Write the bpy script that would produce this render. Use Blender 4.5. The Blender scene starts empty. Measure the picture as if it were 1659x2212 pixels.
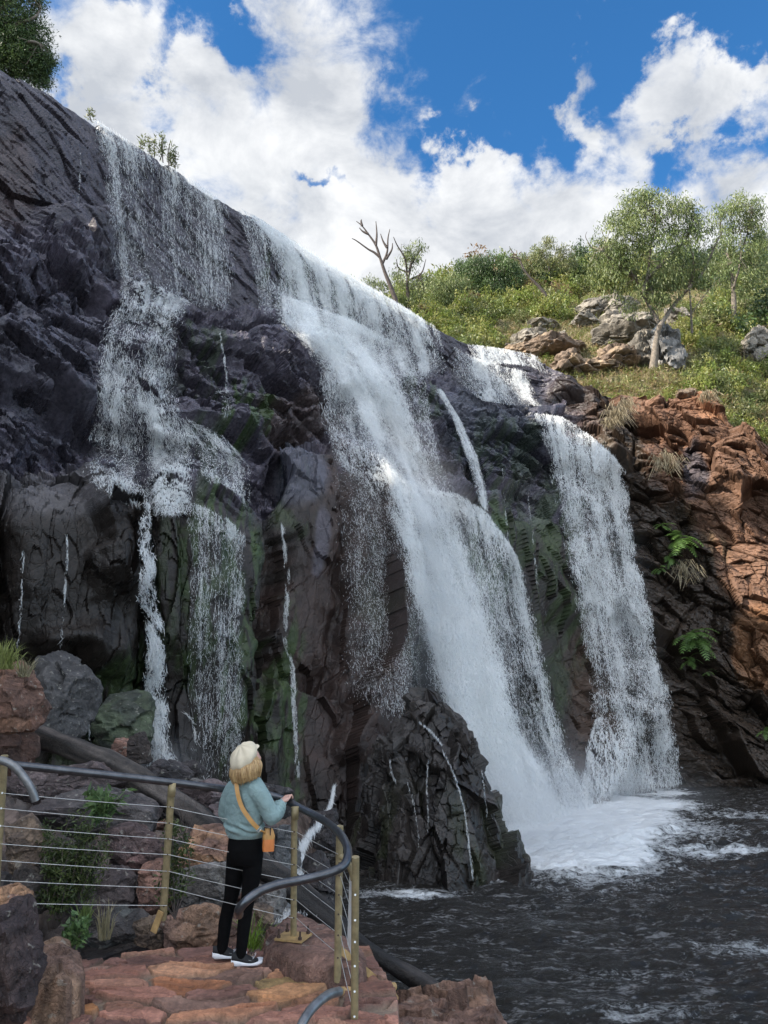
import bpy, bmesh, math, random
import numpy as np
from mathutils import Vector, Matrix, Euler

# ------------------------------------------------------------------ camera
TH = math.radians(14.5)
CX, CY, F = 829.5, 1106.0, 1660.0
CT, ST = math.cos(TH), math.sin(TH)
scene = bpy.context.scene
cam_data = bpy.data.cameras.new("camera")
cam = bpy.data.objects.new("camera", cam_data)
scene.collection.objects.link(cam)
cam.location = (0, 0, 0)
cam.rotation_euler = (math.pi / 2 + TH, 0, 0)
cam_data.sensor_fit = 'VERTICAL'
cam_data.sensor_height = 36.0
cam_data.lens = 36.0 * F / 2212.0
cam_data.clip_start = 0.1
cam_data.clip_end = 3000
scene.camera = cam

# ------------------------------------------------------------------ light
SUN_EL = math.radians(31)
SUN_DIR = Vector((-0.80, -0.30, 0.0)).normalized() * math.cos(SUN_EL)
SUN_DIR.z = math.sin(SUN_EL)
sun_data = bpy.data.lights.new("sun", 'SUN')
sun_data.energy = 4.2
sun_data.angle = math.radians(0.6)
sun_data.color = (1.0, 0.91, 0.78)
sun = bpy.data.objects.new("sun", sun_data)
scene.collection.objects.link(sun)
sun.rotation_euler = (-SUN_DIR).to_track_quat('-Z', 'Y').to_euler()

scene.view_settings.view_transform = 'Standard'
scene.view_settings.look = 'None'
scene.view_settings.gamma = 1.0
scene.view_settings.exposure = 1.2
scene.cycles.max_bounces = 6
scene.cycles.diffuse_bounces = 3
scene.cycles.glossy_bounces = 3
scene.cycles.transparent_max_bounces = 24
scene.cycles.volume_bounces = 1
scene.cycles.use_denoising = True

def ray(u, v):
    w = (CY - v) / F
    return (u - CX) / F, CT - w * ST, ST + w * CT
def PC(u, v, zc):
    r = ray(u, v); return np.stack([np.asarray(r[0]) * zc, np.asarray(r[1]) * zc, np.asarray(r[2]) * zc], -1)
def PY(u, v, Y):
    r = ray(u, v); return np.stack([r[0] / r[1] * Y, np.zeros_like(r[0] / r[1]) + Y, r[2] / r[1] * Y], -1)
def PZ(u, v, z):
    r = ray(u, v); return np.stack([r[0] / r[2] * z, r[1] / r[2] * z, np.zeros_like(r[0] / r[2]) + z], -1)
def V(a): return Vector([float(x) for x in a])

# ------------------------------------------------------------------ sky
world = bpy.data.worlds.new("World")
scene.world = world
world.use_nodes = True
nt = world.node_tree
nt.nodes.clear()
N = nt.nodes.new; L = nt.links.new
def nmath(nt, op, a, b=None, c=None, clamp=False):
    n = nt.nodes.new('ShaderNodeMath'); n.operation = op; n.use_clamp = clamp
    for i, x in enumerate((a, b, c)):
        if x is None: continue
        if isinstance(x, (int, float)): n.inputs[i].default_value = x
        else: nt.links.new(x, n.inputs[i])
    return n.outputs[0]
out = N('ShaderNodeOutputWorld'); bg = N('ShaderNodeBackground'); bg.inputs['Strength'].default_value = 0.11
L(bg.outputs[0], out.inputs['Surface'])
sky = N('ShaderNodeTexSky'); sky.sky_type = 'NISHITA'; sky.sun_disc = False
sky.sun_elevation = SUN_EL
sky.sun_rotation = math.atan2(SUN_DIR.x, SUN_DIR.y)
sky.altitude = 300; sky.air_density = 1.0; sky.dust_density = 0.4; sky.ozone_density = 3.0
tc = N('ShaderNodeTexCoord'); sep = N('ShaderNodeSeparateXYZ'); L(tc.outputs['Generated'], sep.inputs[0])
az = nmath(nt, 'ARCTAN2', sep.outputs[0], sep.outputs[1])
el = nmath(nt, 'ARCSINE', sep.outputs[2])
comb = N('ShaderNodeCombineXYZ'); L(az, comb.inputs[0]); L(el, comb.inputs[1])
wn = N('ShaderNodeTexNoise'); wn.inputs['Scale'].default_value = 9.0; wn.inputs['Detail'].default_value = 8; wn.inputs['Roughness'].default_value = .6
L(tc.outputs['Generated'], wn.inputs['Vector'])
ws = N('ShaderNodeVectorMath'); ws.operation = 'SUBTRACT'; L(wn.outputs['Color'], ws.inputs[0]); ws.inputs[1].default_value = (.5, .5, .5)
wm = N('ShaderNodeVectorMath'); wm.operation = 'MULTIPLY'; L(ws.outputs[0], wm.inputs[0]); wm.inputs[1].default_value = (.26, .26, 0)
wa = N('ShaderNodeVectorMath'); wa.operation = 'ADD'; L(comb.outputs[0], wa.inputs[0]); L(wm.outputs[0], wa.inputs[1]); comb = wa
def ae(u, v):
    x, y, z = ray(u, v); n = math.sqrt(x*x+y*y+z*z)
    return math.atan2(x, y), math.asin(z / n)
# cloud banks (+) and blue gaps (-): centre, radii (in photograph units, 1 unit = 1/1660 rad), rotation, weight
BL = [(1060, 120, 230, 170, 0, -1.0), (1230, 60, 330, 130, 10, -0.85), (1560, 40, 330, 90, 5, -0.8),
      (960, 250, 70, 110, 0, -0.55), (1100, 240, 160, 60, 0, -0.35),
      (500, 70, 85, 110, 25, -0.85), (440, 60, 120, 50, -30, -0.6), (270, 10, 80, 40, 0, -0.5), (400, 130, 120, 35, -10, -0.35),
      (690, 385, 75, 22, 0, -0.9), (1465, 325, 70, 60, 20, -0.8), (1600, 290, 50, 50, 0, -0.5), (880, 330, 70, 90, 20, -0.5),
      (330, 235, 70, 45, 30, -0.40), (120, 185, 45, 40, 0, -0.6), (1300, 190, 60, 110, 0, -0.4), (840, 160, 30, 90, 0, -0.3),
      (1390, 410, 60, 60, 0, -0.3),
      (700, 120, 130, 190, 0, 0.8), (200, 130, 170, 190, 0, 0.45), (640, 450, 520, 230, 12, 0.85), (1480, 200, 150, 120, 0, 0.75),
      (1620, 160, 70, 60, 0, 0.5), (1250, 190, 40, 130, 15, 0.75), (1180, 440, 330, 110, 8, 0.9), (1010, 340, 100, 50, 0, 0.5),
      (1000, 50, 35, 30, 0, 0.65), (1165, 85, 30, 26, 0, 0.75), (1240, 60, 26, 18, 0, 0.65), (1060, 200, 50, 40, -30, 0.45),
      (430, 10, 50, 20, 0, 0.7), (527, 45, 26, 28, 0, 0.65), (1500, 520, 330, 130, 0, 0.6), (450, 620, 900, 150, 0, 0.5)]
acc = None
for (u, v, ru, rv, rot, wgt) in BL:
    a0, e0 = ae(u, v)
    k = 1 / 1660.0 / (1.0 + ((u-CX)**2+(v-CY)**2) / F**2)
    m = N('ShaderNodeMapping'); m.vector_type = 'TEXTURE'
    m.inputs['Location'].default_value = (a0, e0, 0)
    m.inputs['Rotation'].default_value = (0, 0, -math.radians(rot))
    m.inputs['Scale'].default_value = (ru * k * 1.45 / max(0.3, math.cos(e0)), rv * k * 1.45, 1)
    L(comb.outputs[0], m.inputs['Vector'])
    ln = N('ShaderNodeVectorMath'); ln.operation = 'LENGTH'; L(m.outputs[0], ln.inputs[0])
    mr = N('ShaderNodeMapRange'); mr.interpolation_type = 'SMOOTHSTEP'
    mr.inputs['From Min'].default_value = 0.15; mr.inputs['From Max'].default_value = 1.0
    mr.inputs['To Min'].default_value = wgt; mr.inputs['To Max'].default_value = 0.0
    L(ln.outputs['Value'], mr.inputs['Value'])
    acc = mr.outputs[0] if acc is None else nmath(nt, 'ADD', acc, mr.outputs[0])
def wnoise(scale, detail, rough, dist, off):
    mp = N('ShaderNodeMapping'); mp.inputs['Location'].default_value = off; mp.inputs['Scale'].default_value = (1, 1, 1.5)
    L(tc.outputs['Generated'], mp.inputs['Vector'])
    n = N('ShaderNodeTexNoise'); n.inputs['Scale'].default_value = scale; n.inputs['Detail'].default_value = detail
    n.inputs['Roughness'].default_value = rough; n.inputs['Distortion'].default_value = dist
    L(mp.outputs[0], n.inputs['Vector']); return n.outputs['Fac']
n1 = wnoise(4.0, 14, 0.62, 0.25, (3.1, 1.7, 0.3))
n2 = wnoise(13.0, 12, 0.62, 0.4, (7.3, 2.2, 5.1))
c = nmath(nt, 'MULTIPLY_ADD', nmath(nt, 'SUBTRACT', n1, 0.5), 2.6, nmath(nt, 'MULTIPLY_ADD', nmath(nt, 'SUBTRACT', n2, 0.5), 2.7, 0.02))
c = nmath(nt, 'ADD', c, acc)
mr = N('ShaderNodeMapRange'); mr.interpolation_type = 'SMOOTHERSTEP'
mr.inputs['From Min'].default_value = -0.45; mr.inputs['From Max'].default_value = 0.85
L(c, mr.inputs['Value'])
n3 = wnoise(7.0, 8, 0.6, 0.3, (1.3, 9.2, 4.1))
shade = N('ShaderNodeMapRange'); shade.inputs['From Min'].default_value = 0.36; shade.inputs['From Max'].default_value = 0.64
L(n3, shade.inputs['Value'])
ccol = N('ShaderNodeMix'); ccol.data_type = 'RGBA'
ccol.inputs[6].default_value = (2.35, 2.5, 2.75, 1); ccol.inputs[7].default_value = (4.3, 4.35, 4.4, 1)
L(shade.outputs[0], ccol.inputs[0])
# deepen the blue between the clouds
sat = N('ShaderNodeMix'); sat.data_type = 'RGBA'; sat.blend_type = 'MULTIPLY'; sat.inputs[0].default_value = 1.0
sat.inputs[7].default_value = (0.30, 0.70, 0.94, 1)
L(sky.outputs[0], sat.inputs[6])
behind = N('ShaderNodeMapRange'); L(sep.outputs[1], behind.inputs['Value'])     # unseen clouds behind the viewer boosted to brighten the shaded cliff and water
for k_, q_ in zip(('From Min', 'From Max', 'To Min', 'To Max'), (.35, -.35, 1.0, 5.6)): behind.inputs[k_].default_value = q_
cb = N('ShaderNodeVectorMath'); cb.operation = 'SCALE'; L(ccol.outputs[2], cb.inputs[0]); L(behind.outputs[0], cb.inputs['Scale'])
mx = N('ShaderNodeMix'); mx.data_type = 'RGBA'
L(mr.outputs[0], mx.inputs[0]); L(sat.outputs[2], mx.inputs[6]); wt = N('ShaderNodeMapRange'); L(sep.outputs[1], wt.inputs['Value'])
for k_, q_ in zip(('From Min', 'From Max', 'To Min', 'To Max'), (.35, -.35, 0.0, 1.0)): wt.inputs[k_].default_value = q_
warmc = N('ShaderNodeMix'); warmc.data_type = 'RGBA'; warmc.blend_type = 'MULTIPLY'; L(wt.outputs[0], warmc.inputs[0]); L(cb.outputs[0], warmc.inputs[6]); warmc.inputs[7].default_value = (1.0, .95, .87, 1)  # same boosted clouds tinted warm so the shade turns less blue
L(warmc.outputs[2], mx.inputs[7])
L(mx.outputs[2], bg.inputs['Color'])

# ------------------------------------------------------------------ numpy noise
def _h(ix, iy, iz, s=0):
    x = (ix.astype(np.int64) * 374761393 + iy.astype(np.int64) * 668265263 + iz.astype(np.int64) * 2147483647 + s * 1274126177) & 0xffffffff
    x = ((x ^ (x >> 13)) * 1274126177) & 0xffffffff
    x = ((x ^ (x >> 16)) * 2246822519) & 0xffffffff
    x ^= x >> 15
    return (x & 0xffffff).astype(np.float32) / 16777215.0
def vnoise(p, s=0):
    i = np.floor(p).astype(np.int64); f = (p - i).astype(np.float32); f = f * f * (3 - 2 * f)
    r = 0
    for dx in (0, 1):
        wx = f[:, 0] if dx else 1 - f[:, 0]
        for dy in (0, 1):
            wy = f[:, 1] if dy else 1 - f[:, 1]
            for dz in (0, 1):
                wz = f[:, 2] if dz else 1 - f[:, 2]
                r = r + wx * wy * wz * _h(i[:, 0] + dx, i[:, 1] + dy, i[:, 2] + dz, s)
    return r
def fbm(p, o=4, s=0, g=0.5):
    a, t, n = 1.0, 0, 0
    p = np.asarray(p, dtype=np.float64)
    for k in range(o):
        t = t + a * vnoise(p, s + k * 7); n += a; a *= g; p = p * 2.03 + 11.7
    return t / n
def facets(p, s=0, jit=0.85):
    """per point: tilted plane of its own cell, distance to the cell border, cell hash"""
    i = np.floor(p).astype(np.int64); f = p - i
    d1 = np.full(len(p), 9.0); d2 = np.full(len(p), 9.0); c1 = np.zeros((len(p), 3), dtype=np.int64); v1 = np.zeros((len(p), 3))
    for dx in (-1, 0, 1):
        for dy in (-1, 0, 1):
            for dz in (-1, 0, 1):
                cx, cy, cz = i[:, 0] + dx, i[:, 1] + dy, i[:, 2] + dz
                o = np.stack([dx + 0.5 + jit * (_h(cx, cy, cz, s + 1) - .5), dy + 0.5 + jit * (_h(cx, cy, cz, s + 2) - .5), dz + 0.5 + jit * (_h(cx, cy, cz, s + 3) - .5)], -1) - f
                d = (o * o).sum(1)
                m = d < d1
                d2 = np.where(m, d1, np.minimum(d2, d)); d1 = np.where(m, d, d1)
                c1[m] = np.stack([cx, cy, cz], -1)[m]; v1[m] = o[m]
    a = _h(c1[:, 0], c1[:, 1], c1[:, 2], s + 5); b = _h(c1[:, 0], c1[:, 1], c1[:, 2], s + 6); c = _h(c1[:, 0], c1[:, 1], c1[:, 2], s + 8)
    tilt = (v1 * (np.stack([a, b, c], -1) - .5) * 2).sum(1)
    return tilt, np.sqrt(d2) - np.sqrt(d1), _h(c1[:, 0], c1[:, 1], c1[:, 2], s + 11)
def sstep(x, a, b):
    t = np.clip((x - a) / (b - a), 0, 1); return t * t * (3 - 2 * t)

# ------------------------------------------------------------------ objects
COL = scene.collection
def props(o, label=None, cat=None, group=None, kind=None):
    if label: o['label'] = label
    if cat: o['category'] = cat
    if group: o['group'] = group
    if kind: o['kind'] = kind
    return o
def empty(name, loc, label=None, cat=None, group=None, kind=None):
    o = bpy.data.objects.new(name, None); COL.objects.link(o); o.location = V(loc); o.empty_display_size = .2
    return props(o, label, cat, group, kind)
def mesh_np(name, verts, faces, mat, parent=None, smooth=True, cols=None, extra=None, local=True):
    """verts (n,3) in world space; faces (m,k) all the same k, or list of arrays"""
    verts = np.asarray(verts, dtype=np.float32)
    if parent is not None and local:
        verts = verts - np.array(parent.matrix_basis.translation, dtype=np.float32)
        if parent.parent is not None: verts = verts - np.array(parent.parent.matrix_basis.translation, dtype=np.float32)
    fl = faces if isinstance(faces, list) else [faces]
    fl = [np.asarray(f, dtype=np.int32) for f in fl if len(f)]
    me = bpy.data.meshes.new(name)
    me.vertices.add(len(verts)); me.vertices.foreach_set('co', verts.ravel())
    nl = sum(f.size for f in fl); nf = sum(len(f) for f in fl)
    me.loops.add(nl); me.polygons.add(nf)
    me.loops.foreach_set('vertex_index', np.concatenate([f.ravel() for f in fl]))
    tot = np.concatenate([np.full(len(f), f.shape[1], dtype=np.int32) for f in fl])
    me.polygons.foreach_set('loop_start', np.concatenate([[0], np.cumsum(tot)[:-1]]).astype(np.int32))
    me.polygons.foreach_set('loop_total', tot)
    me.polygons.foreach_set('use_smooth', np.full(nf, smooth))
    if cols is not None:
        at = me.color_attributes.new('Col', 'FLOAT_COLOR', 'POINT')
        c = np.ones((len(verts), 4), dtype=np.float32); c[:, :cols.shape[1]] = cols
        at.data.foreach_set('color', c.ravel())
    for k, a in (extra or {}).items():
        at = me.attributes.new(k, 'FLOAT', 'POINT'); at.data.foreach_set('value', np.asarray(a, dtype=np.float32))
    me.update(); me.validate()
    if mat: me.materials.append(mat)
    o = bpy.data.objects.new(name, me); COL.objects.link(o)
    if parent is not None: o.parent = parent
    return o
def grid_faces(nr, nc):
    a = np.arange(nr * nc).reshape(nr, nc)
    return np.stack([a[:-1, :-1], a[1:, :-1], a[1:, 1:], a[:-1, 1:]], -1).reshape(-1, 4)

# ------------------------------------------------------------------ materials
def new_mat(name):
    m = bpy.data.materials.new(name); m.use_nodes = True; t = m.node_tree; t.nodes.clear()
    o = t.nodes.new('ShaderNodeOutputMaterial'); b = t.nodes.new('ShaderNodeBsdfPrincipled')
    t.links.new(b.outputs[0], o.inputs['Surface']); return m, t, b
def tnoise(t, scale, detail=6, rough=0.6, dist=0.0, vec=None, vscale=None, obj=False):
    n = t.nodes.new('ShaderNodeTexNoise'); n.inputs['Scale'].default_value = scale; n.inputs['Detail'].default_value = detail
    n.inputs['Roughness'].default_value = rough; n.inputs['Distortion'].default_value = dist
    if vec is None:
        g = t.nodes.new('ShaderNodeNewGeometry' if not obj else 'ShaderNodeTexCoord'); vec = g.outputs['Position' if not obj else 'Object']
    if vscale:
        mp = t.nodes.new('ShaderNodeMapping'); mp.inputs['Scale'].default_value = vscale; t.links.new(vec, mp.inputs['Vector']); vec = mp.outputs[0]
    t.links.new(vec, n.inputs['Vector']); return n.outputs['Fac']
def maprange(t, x, a, b, c, d):
    m = t.nodes.new('ShaderNodeMapRange'); t.links.new(x, m.inputs['Value'])
    for k, q in zip(('From Min', 'From Max', 'To Min', 'To Max'), (a, b, c, d)): m.inputs[k].default_value = q
    return m.outputs[0]
def mixc(t, f, a, b, mode='MIX'):
    m = t.nodes.new('ShaderNodeMix'); m.data_type = 'RGBA'; m.blend_type = mode
    for idx, x in ((0, f), (6, a), (7, b)):
        if isinstance(x, (int, float)): m.inputs[idx].default_value = x
        elif isinstance(x, tuple): m.inputs[idx].default_value = x + (1,) * (4 - len(x))
        else: t.links.new(x, m.inputs[idx])
    return m.outputs[2]
def vcol(t, name='Col'):
    a = t.nodes.new('ShaderNodeVertexColor'); a.layer_name = name; return a.outputs[0]
def attr(t, name):
    a = t.nodes.new('ShaderNodeAttribute'); a.attribute_name = name; return a.outputs['Fac']
def bump(t, b, h, dist, strength=1.0):
    n = t.nodes.new('ShaderNodeBump'); n.inputs['Distance'].default_value = dist; n.inputs['Strength'].default_value = strength
    t.links.new(h, n.inputs['Height']); t.links.new(n.outputs[0], b.inputs['Normal']); return n
def rock_mat(name, s1=2.2, s2=14, bdist=0.05, r0=0.28, r1=0.6, wet=True, obj=False, lich=0.0):
    m, t, b = new_mat(name)
    a = tnoise(t, s1, 8, 0.7, 0.3, obj=obj); f = tnoise(t, s2, 6, 0.65, obj=obj)
    k = nmath(t, 'MULTIPLY', maprange(t, a, 0.25, 0.75, 0.45, 1.6), maprange(t, f, 0.2, 0.8, 0.55, 1.5))
    kc = t.nodes.new('ShaderNodeCombineColor')
    for i in range(3): t.links.new(k, kc.inputs[i])
    c = mixc(t, 1.0, vcol(t), kc.outputs[0], 'MULTIPLY')
    if lich:
        lf = maprange(t, tnoise(t, s2 * .5, 3, 0.5, obj=obj), 0.64, 0.68, 0, lich)
        c = mixc(t, lf, c, (0.34, 0.32, 0.27))
    t.links.new(c, b.inputs['Base Color'])
    rr = maprange(t, f, 0.3, 0.7, r0, r1)
    if wet:
        rr = nmath(t, 'ADD', nmath(t, 'MULTIPLY', rr, attr(t, 'wet')), nmath(t, 'MULTIPLY', nmath(t, 'SUBTRACT', 1.0, attr(t, 'wet')), 0.85))
    t.links.new(rr, b.inputs['Roughness'])
    vor = t.nodes.new('ShaderNodeTexVoronoi'); vor.feature = 'DISTANCE_TO_EDGE'; vor.inputs['Scale'].default_value = s2 * 0.35
    g = t.nodes.new('ShaderNodeTexCoord' if obj else 'ShaderNodeNewGeometry')
    wv = t.nodes.new('ShaderNodeVectorMath'); wv.operation = 'ADD'
    nn = t.nodes.new('ShaderNodeTexNoise'); nn.inputs['Scale'].default_value = s1 * 1.5
    t.links.new(g.outputs['Object' if obj else 'Position'], nn.inputs['Vector'])
    t.links.new(g.outputs['Object' if obj else 'Position'], wv.inputs[0]); t.links.new(nn.outputs['Color'], wv.inputs[1])
    t.links.new(wv.outputs[0], vor.inputs['Vector'])
    cr = maprange(t, vor.outputs['Distance'], 0.0, 0.05, 0.0, 0.16)
    h = nmath(t, 'ADD', nmath(t, 'MULTIPLY', a, 1.4), nmath(t, 'ADD', nmath(t, 'MULTIPLY', f, 0.6), cr))
    bump(t, b, h, bdist)
    return m
def simple_mat(name, col, rough=0.5, metal=0.0, nscale=0, namt=0.2, bscale=0, bd=0.0, trans=0):
    m, t, b = new_mat(name)
    b.inputs['Roughness'].default_value = rough; b.inputs['Metallic'].default_value = metal
    if nscale:
        f = tnoise(t, nscale, 5, 0.6, obj=True)
        lo = tuple(c * (1 - namt) for c in col); hi = tuple(min(1, c * (1 + namt)) for c in col)
        t.links.new(mixc(t, maprange(t, f, 0.3, 0.7, 0, 1), lo, hi), b.inputs['Base Color'])
    else: b.inputs['Base Color'].default_value = tuple(col) + (1,)
    if bscale: bump(t, b, tnoise(t, bscale, 4, 0.6, obj=True), bd)
    return m
def leaf_mat(name, trans=0.35, rough=0.45):
    m, t, b = new_mat(name)
    c = vcol(t); t.links.new(c, b.inputs['Base Color']); b.inputs['Roughness'].default_value = rough
    tr = t.nodes.new('ShaderNodeBsdfTranslucent'); t.links.new(c, tr.inputs[0])
    mx = t.nodes.new('ShaderNodeMixShader'); mx.inputs[0].default_value = trans
    t.links.new(b.outputs[0], mx.inputs[1]); t.links.new(tr.outputs[0], mx.inputs[2])
    o = [n for n in t.nodes if n.type == 'OUTPUT_MATERIAL'][0]; t.links.new(mx.outputs[0], o.inputs['Surface'])
    return m
# ------------------------------------------------------------------ shape helpers
def catmull(pts, n=8):
    p = np.array(pts, float); p = np.vstack([2 * p[0] - p[1], p, 2 * p[-1] - p[-2]]); o = []
    for i in range(1, len(p) - 2):
        t = np.linspace(0, 1, n, endpoint=False)[:, None]
        o.append(.5 * ((2 * p[i]) + (-p[i-1] + p[i+1]) * t + (2*p[i-1] - 5*p[i] + 4*p[i+1] - p[i+2]) * t**2 + (-p[i-1] + 3*p[i] - 3*p[i+1] + p[i+2]) * t**3))
    return np.vstack(o + [p[-2][None]])
class MB:
    def __init__(s): s.v = []; s.f3 = []; s.f4 = []; s.n = 0; s.c = []
    def add(s, v, f, c=None):
        v = np.asarray(v, float).reshape(-1, 3); f = np.asarray(f, int)
        if f.shape[1] == 3: s.f3.append(f + s.n)
        else: s.f4.append(f + s.n)
        s.v.append(v); s.n += len(v)
        s.c.append(np.tile(np.array(c if c is not None else (.5, .5, .5), float), (len(v), 1)) if c is None or np.ndim(c) == 1 else np.asarray(c))
        return s
    def tube(s, pts, rad, k=10, c=None, cap=True, sx=1.0):
        p = np.array(pts, float); r = np.ones(len(p)) * rad if np.ndim(rad) == 0 else np.array(rad, float)
        t = np.gradient(p, axis=0); t /= np.linalg.norm(t, axis=1, keepdims=True) + 1e-12
        a = np.cross(t[0], [0.13, .2, .97]); 
        if np.linalg.norm(a) < .2: a = np.cross(t[0], [1, 0, 0])
        a /= np.linalg.norm(a); A = []
        for i in range(len(p)):
            a = a - t[i] * (a @ t[i]); a /= np.linalg.norm(a); A.append(a)
        A = np.array(A); B = np.cross(t, A); th = np.arange(k) * 2 * math.pi / k
        v = p[:, None] + r[:, None, None] * (np.cos(th)[None, :, None] * A[:, None] * sx + np.sin(th)[None, :, None] * B[:, None])
        n = len(p); i = np.arange(n - 1)[:, None] * k; j = np.arange(k)[None]; j2 = (j + 1) % k
        f = np.stack([i + j, i + j2, i + k + j2, i + k + j], -1).reshape(-1, 4)
        vv = v.reshape(-1, 3); base = s.n
        cc = None if c is None or np.ndim(c) == 1 else np.repeat(np.asarray(c), k, 0)
        s.add(vv, f, c if cc is None else cc)
        if cap:
            for ring, pc, fl in ((0, p[0], True), (n - 1, p[-1], False)):
                q = [ring * k + x for x in range(k)]
                ci = len(vv); 
                ctr = pc[None]; rv = vv[q]
                fr = np.array([[x, (x + 1) % k, k] for x in range(k)]);
                if fl: fr = fr[:, ::-1]
                s.add(np.vstack([rv, ctr]), fr, c if cc is None else cc[0 if fl else -1])
        return s
    def box(s, c0, size, R=None, c=None):
        h = np.array(size) / 2; v = np.array([[x, y, z] for x in (-1, 1) for y in (-1, 1) for z in (-1, 1)]) * h
        if R is not None: v = v @ np.array(R).T
        return s.add(v + np.array(c0), [[0, 1, 3, 2], [4, 6, 7, 5], [0, 4, 5, 1], [2, 3, 7, 6], [0, 2, 6, 4], [1, 5, 7, 3]], c)
    def ellipsoid(s, c0, r, R=None, nu=20, nv=12, c=None):
        u = np.arange(nu) * 2 * math.pi / nu; w = np.linspace(0, math.pi, nv + 1)
        v = np.stack([np.outer(np.sin(w), np.cos(u)), np.outer(np.sin(w), np.sin(u)), np.outer(np.cos(w), np.ones(nu))], -1).reshape(-1, 3) * np.array(r)
        if R is not None: v = v @ np.array(R).T
        i = np.arange(nv)[:, None] * nu; j = np.arange(nu)[None]; j2 = (j + 1) % nu
        return s.add(v + np.array(c0), np.stack([i + j, i + nu + j, i + nu + j2, i + j2], -1).reshape(-1, 4), c)
    def quadcloud(s, v, c):
        return s.add(v, np.arange(len(v)).reshape(-1, 4), c)
    def build(s, name, mat, parent=None, smooth=True, cols=False):
        o = mesh_np(name, np.vstack(s.v), [x for x in (np.vstack(s.f3) if s.f3 else [], np.vstack(s.f4) if s.f4 else []) if len(x)], mat, parent, smooth, cols=np.vstack(s.c) if cols else None)
        return o
def frame(fwd, up=(0, 0, 1)):
    """columns: right, forward, up"""
    f = np.array(fwd, float); f /= np.linalg.norm(f); r = np.cross(f, up); r /= np.linalg.norm(r); u = np.cross(r, f)
    return np.stack([r, f, u], 1)
_ICO = {}
def ico(n):
    if n not in _ICO:
        bm = bmesh.new(); bmesh.ops.create_icosphere(bm, subdivisions=n, radius=1)
        bm.verts.ensure_lookup_table()
        _ICO[n] = (np.array([v.co[:] for v in bm.verts]), np.array([[v.index for v in f.verts] for f in bm.faces])); bm.free()
    return _ICO[n]
def boulder_mesh(size, seed, cols, rot=0.0, cuts=16, sub=5, flat_top=None, rough=1.0):
    """angular broken rock: a convex cut block with broken facets; returns verts (centred), faces, colours"""
    d, f = ico(sub); rg = np.random.default_rng(seed)
    n = rg.normal(size=(cuts, 3)); n /= np.linalg.norm(n, axis=1, keepdims=True)
    n = np.vstack([n, [[1, 0, 0], [-1, 0, 0], [0, 1, 0], [0, -1, 0], [0, 0, 1], [0, 0, -1]]]); h = rg.uniform(.66, .98, len(n)); h[-6:] = rg.uniform(.8, 1.0, 6)
    if flat_top: h[-2] = flat_top
    tilt = rg.normal(size=(6, 3)) * .12; n[-6:] += tilt; n /= np.linalg.norm(n, axis=1, keepdims=True)
    dn = d @ n.T; r = np.where(dn > .05, h / np.maximum(dn, .05), 9).min(1); r = np.minimum(r, 1.25)
    s = np.array(size) / 2
    v = d * r[:, None] * s
    m = float(np.mean(s))
    q = v / m + seed * 3.7
    t1, e1, i1 = facets(q * np.array([1.3, 1.3, 2.4]), seed % 97, .9); t2, e2, i2 = facets(q * np.array([3.6, 3.6, 6.0]), seed % 89 + 3, .9)
    dsp = rough * (.03 * (fbm(q * 7, 3, 4) - .5) + .10 * (t1 * 1.2 + i1 - .5) + .035 * (t2 + i2 - .5) + .05 * (fbm(q * 2.0, 4, seed % 50) - .5) - .03 * np.exp(-(e1 / .05) ** 2))
    v = v + d * dsp[:, None] * m
    c0, c1 = np.array(cols[0]), np.array(cols[1])
    k = sstep(fbm(q * 1.1, 4, 5) + .25 * (i1 - .5), .38, .62)[:, None]
    c = (c0 * (1 - k) + c1 * k) * (.75 + .5 * i2[:, None]) * (1 - .4 * np.exp(-(e1 / .06) ** 2))[:, None]
    cr, sr = math.cos(rot), math.sin(rot)
    v = v @ np.array([[cr, -sr, 0], [sr, cr, 0], [0, 0, 1]]).T
    return v, f, c
def boulder(name, ctr, size, seed, cols, label, cat='boulder', group=None, mat=None, wet=.4, **kw):
    v, f, c = boulder_mesh(size, seed, cols, **kw)
    o = mesh_np(name, v, f, mat or M_STONE, cols=c, extra={'wet': np.full(len(v), wet)}, smooth=False)
    o.location = V(ctr); props(o, label, cat, group); return o
def rock_px(u, v, w, h, zc, seed, cols, label, depth=.85, name='boulder', cat='boulder', grp=None, **kw):
    c = PC(u, v, zc); sx = w / F * zc; sz = h / F * zc * 1.02
    return boulder(name, c + np.array([0, sx * depth * .25, 0]), (sx, sx * depth, sz), seed, cols, label, cat, grp, **kw)
M_STONE = rock_mat('broken_stone', 3.2, 24, 0.045, 0.35, 0.7, lich=.55)
M_STONE_FAR = rock_mat('hill_stone', .9, 5, 0.10, 0.5, 0.9)
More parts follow.
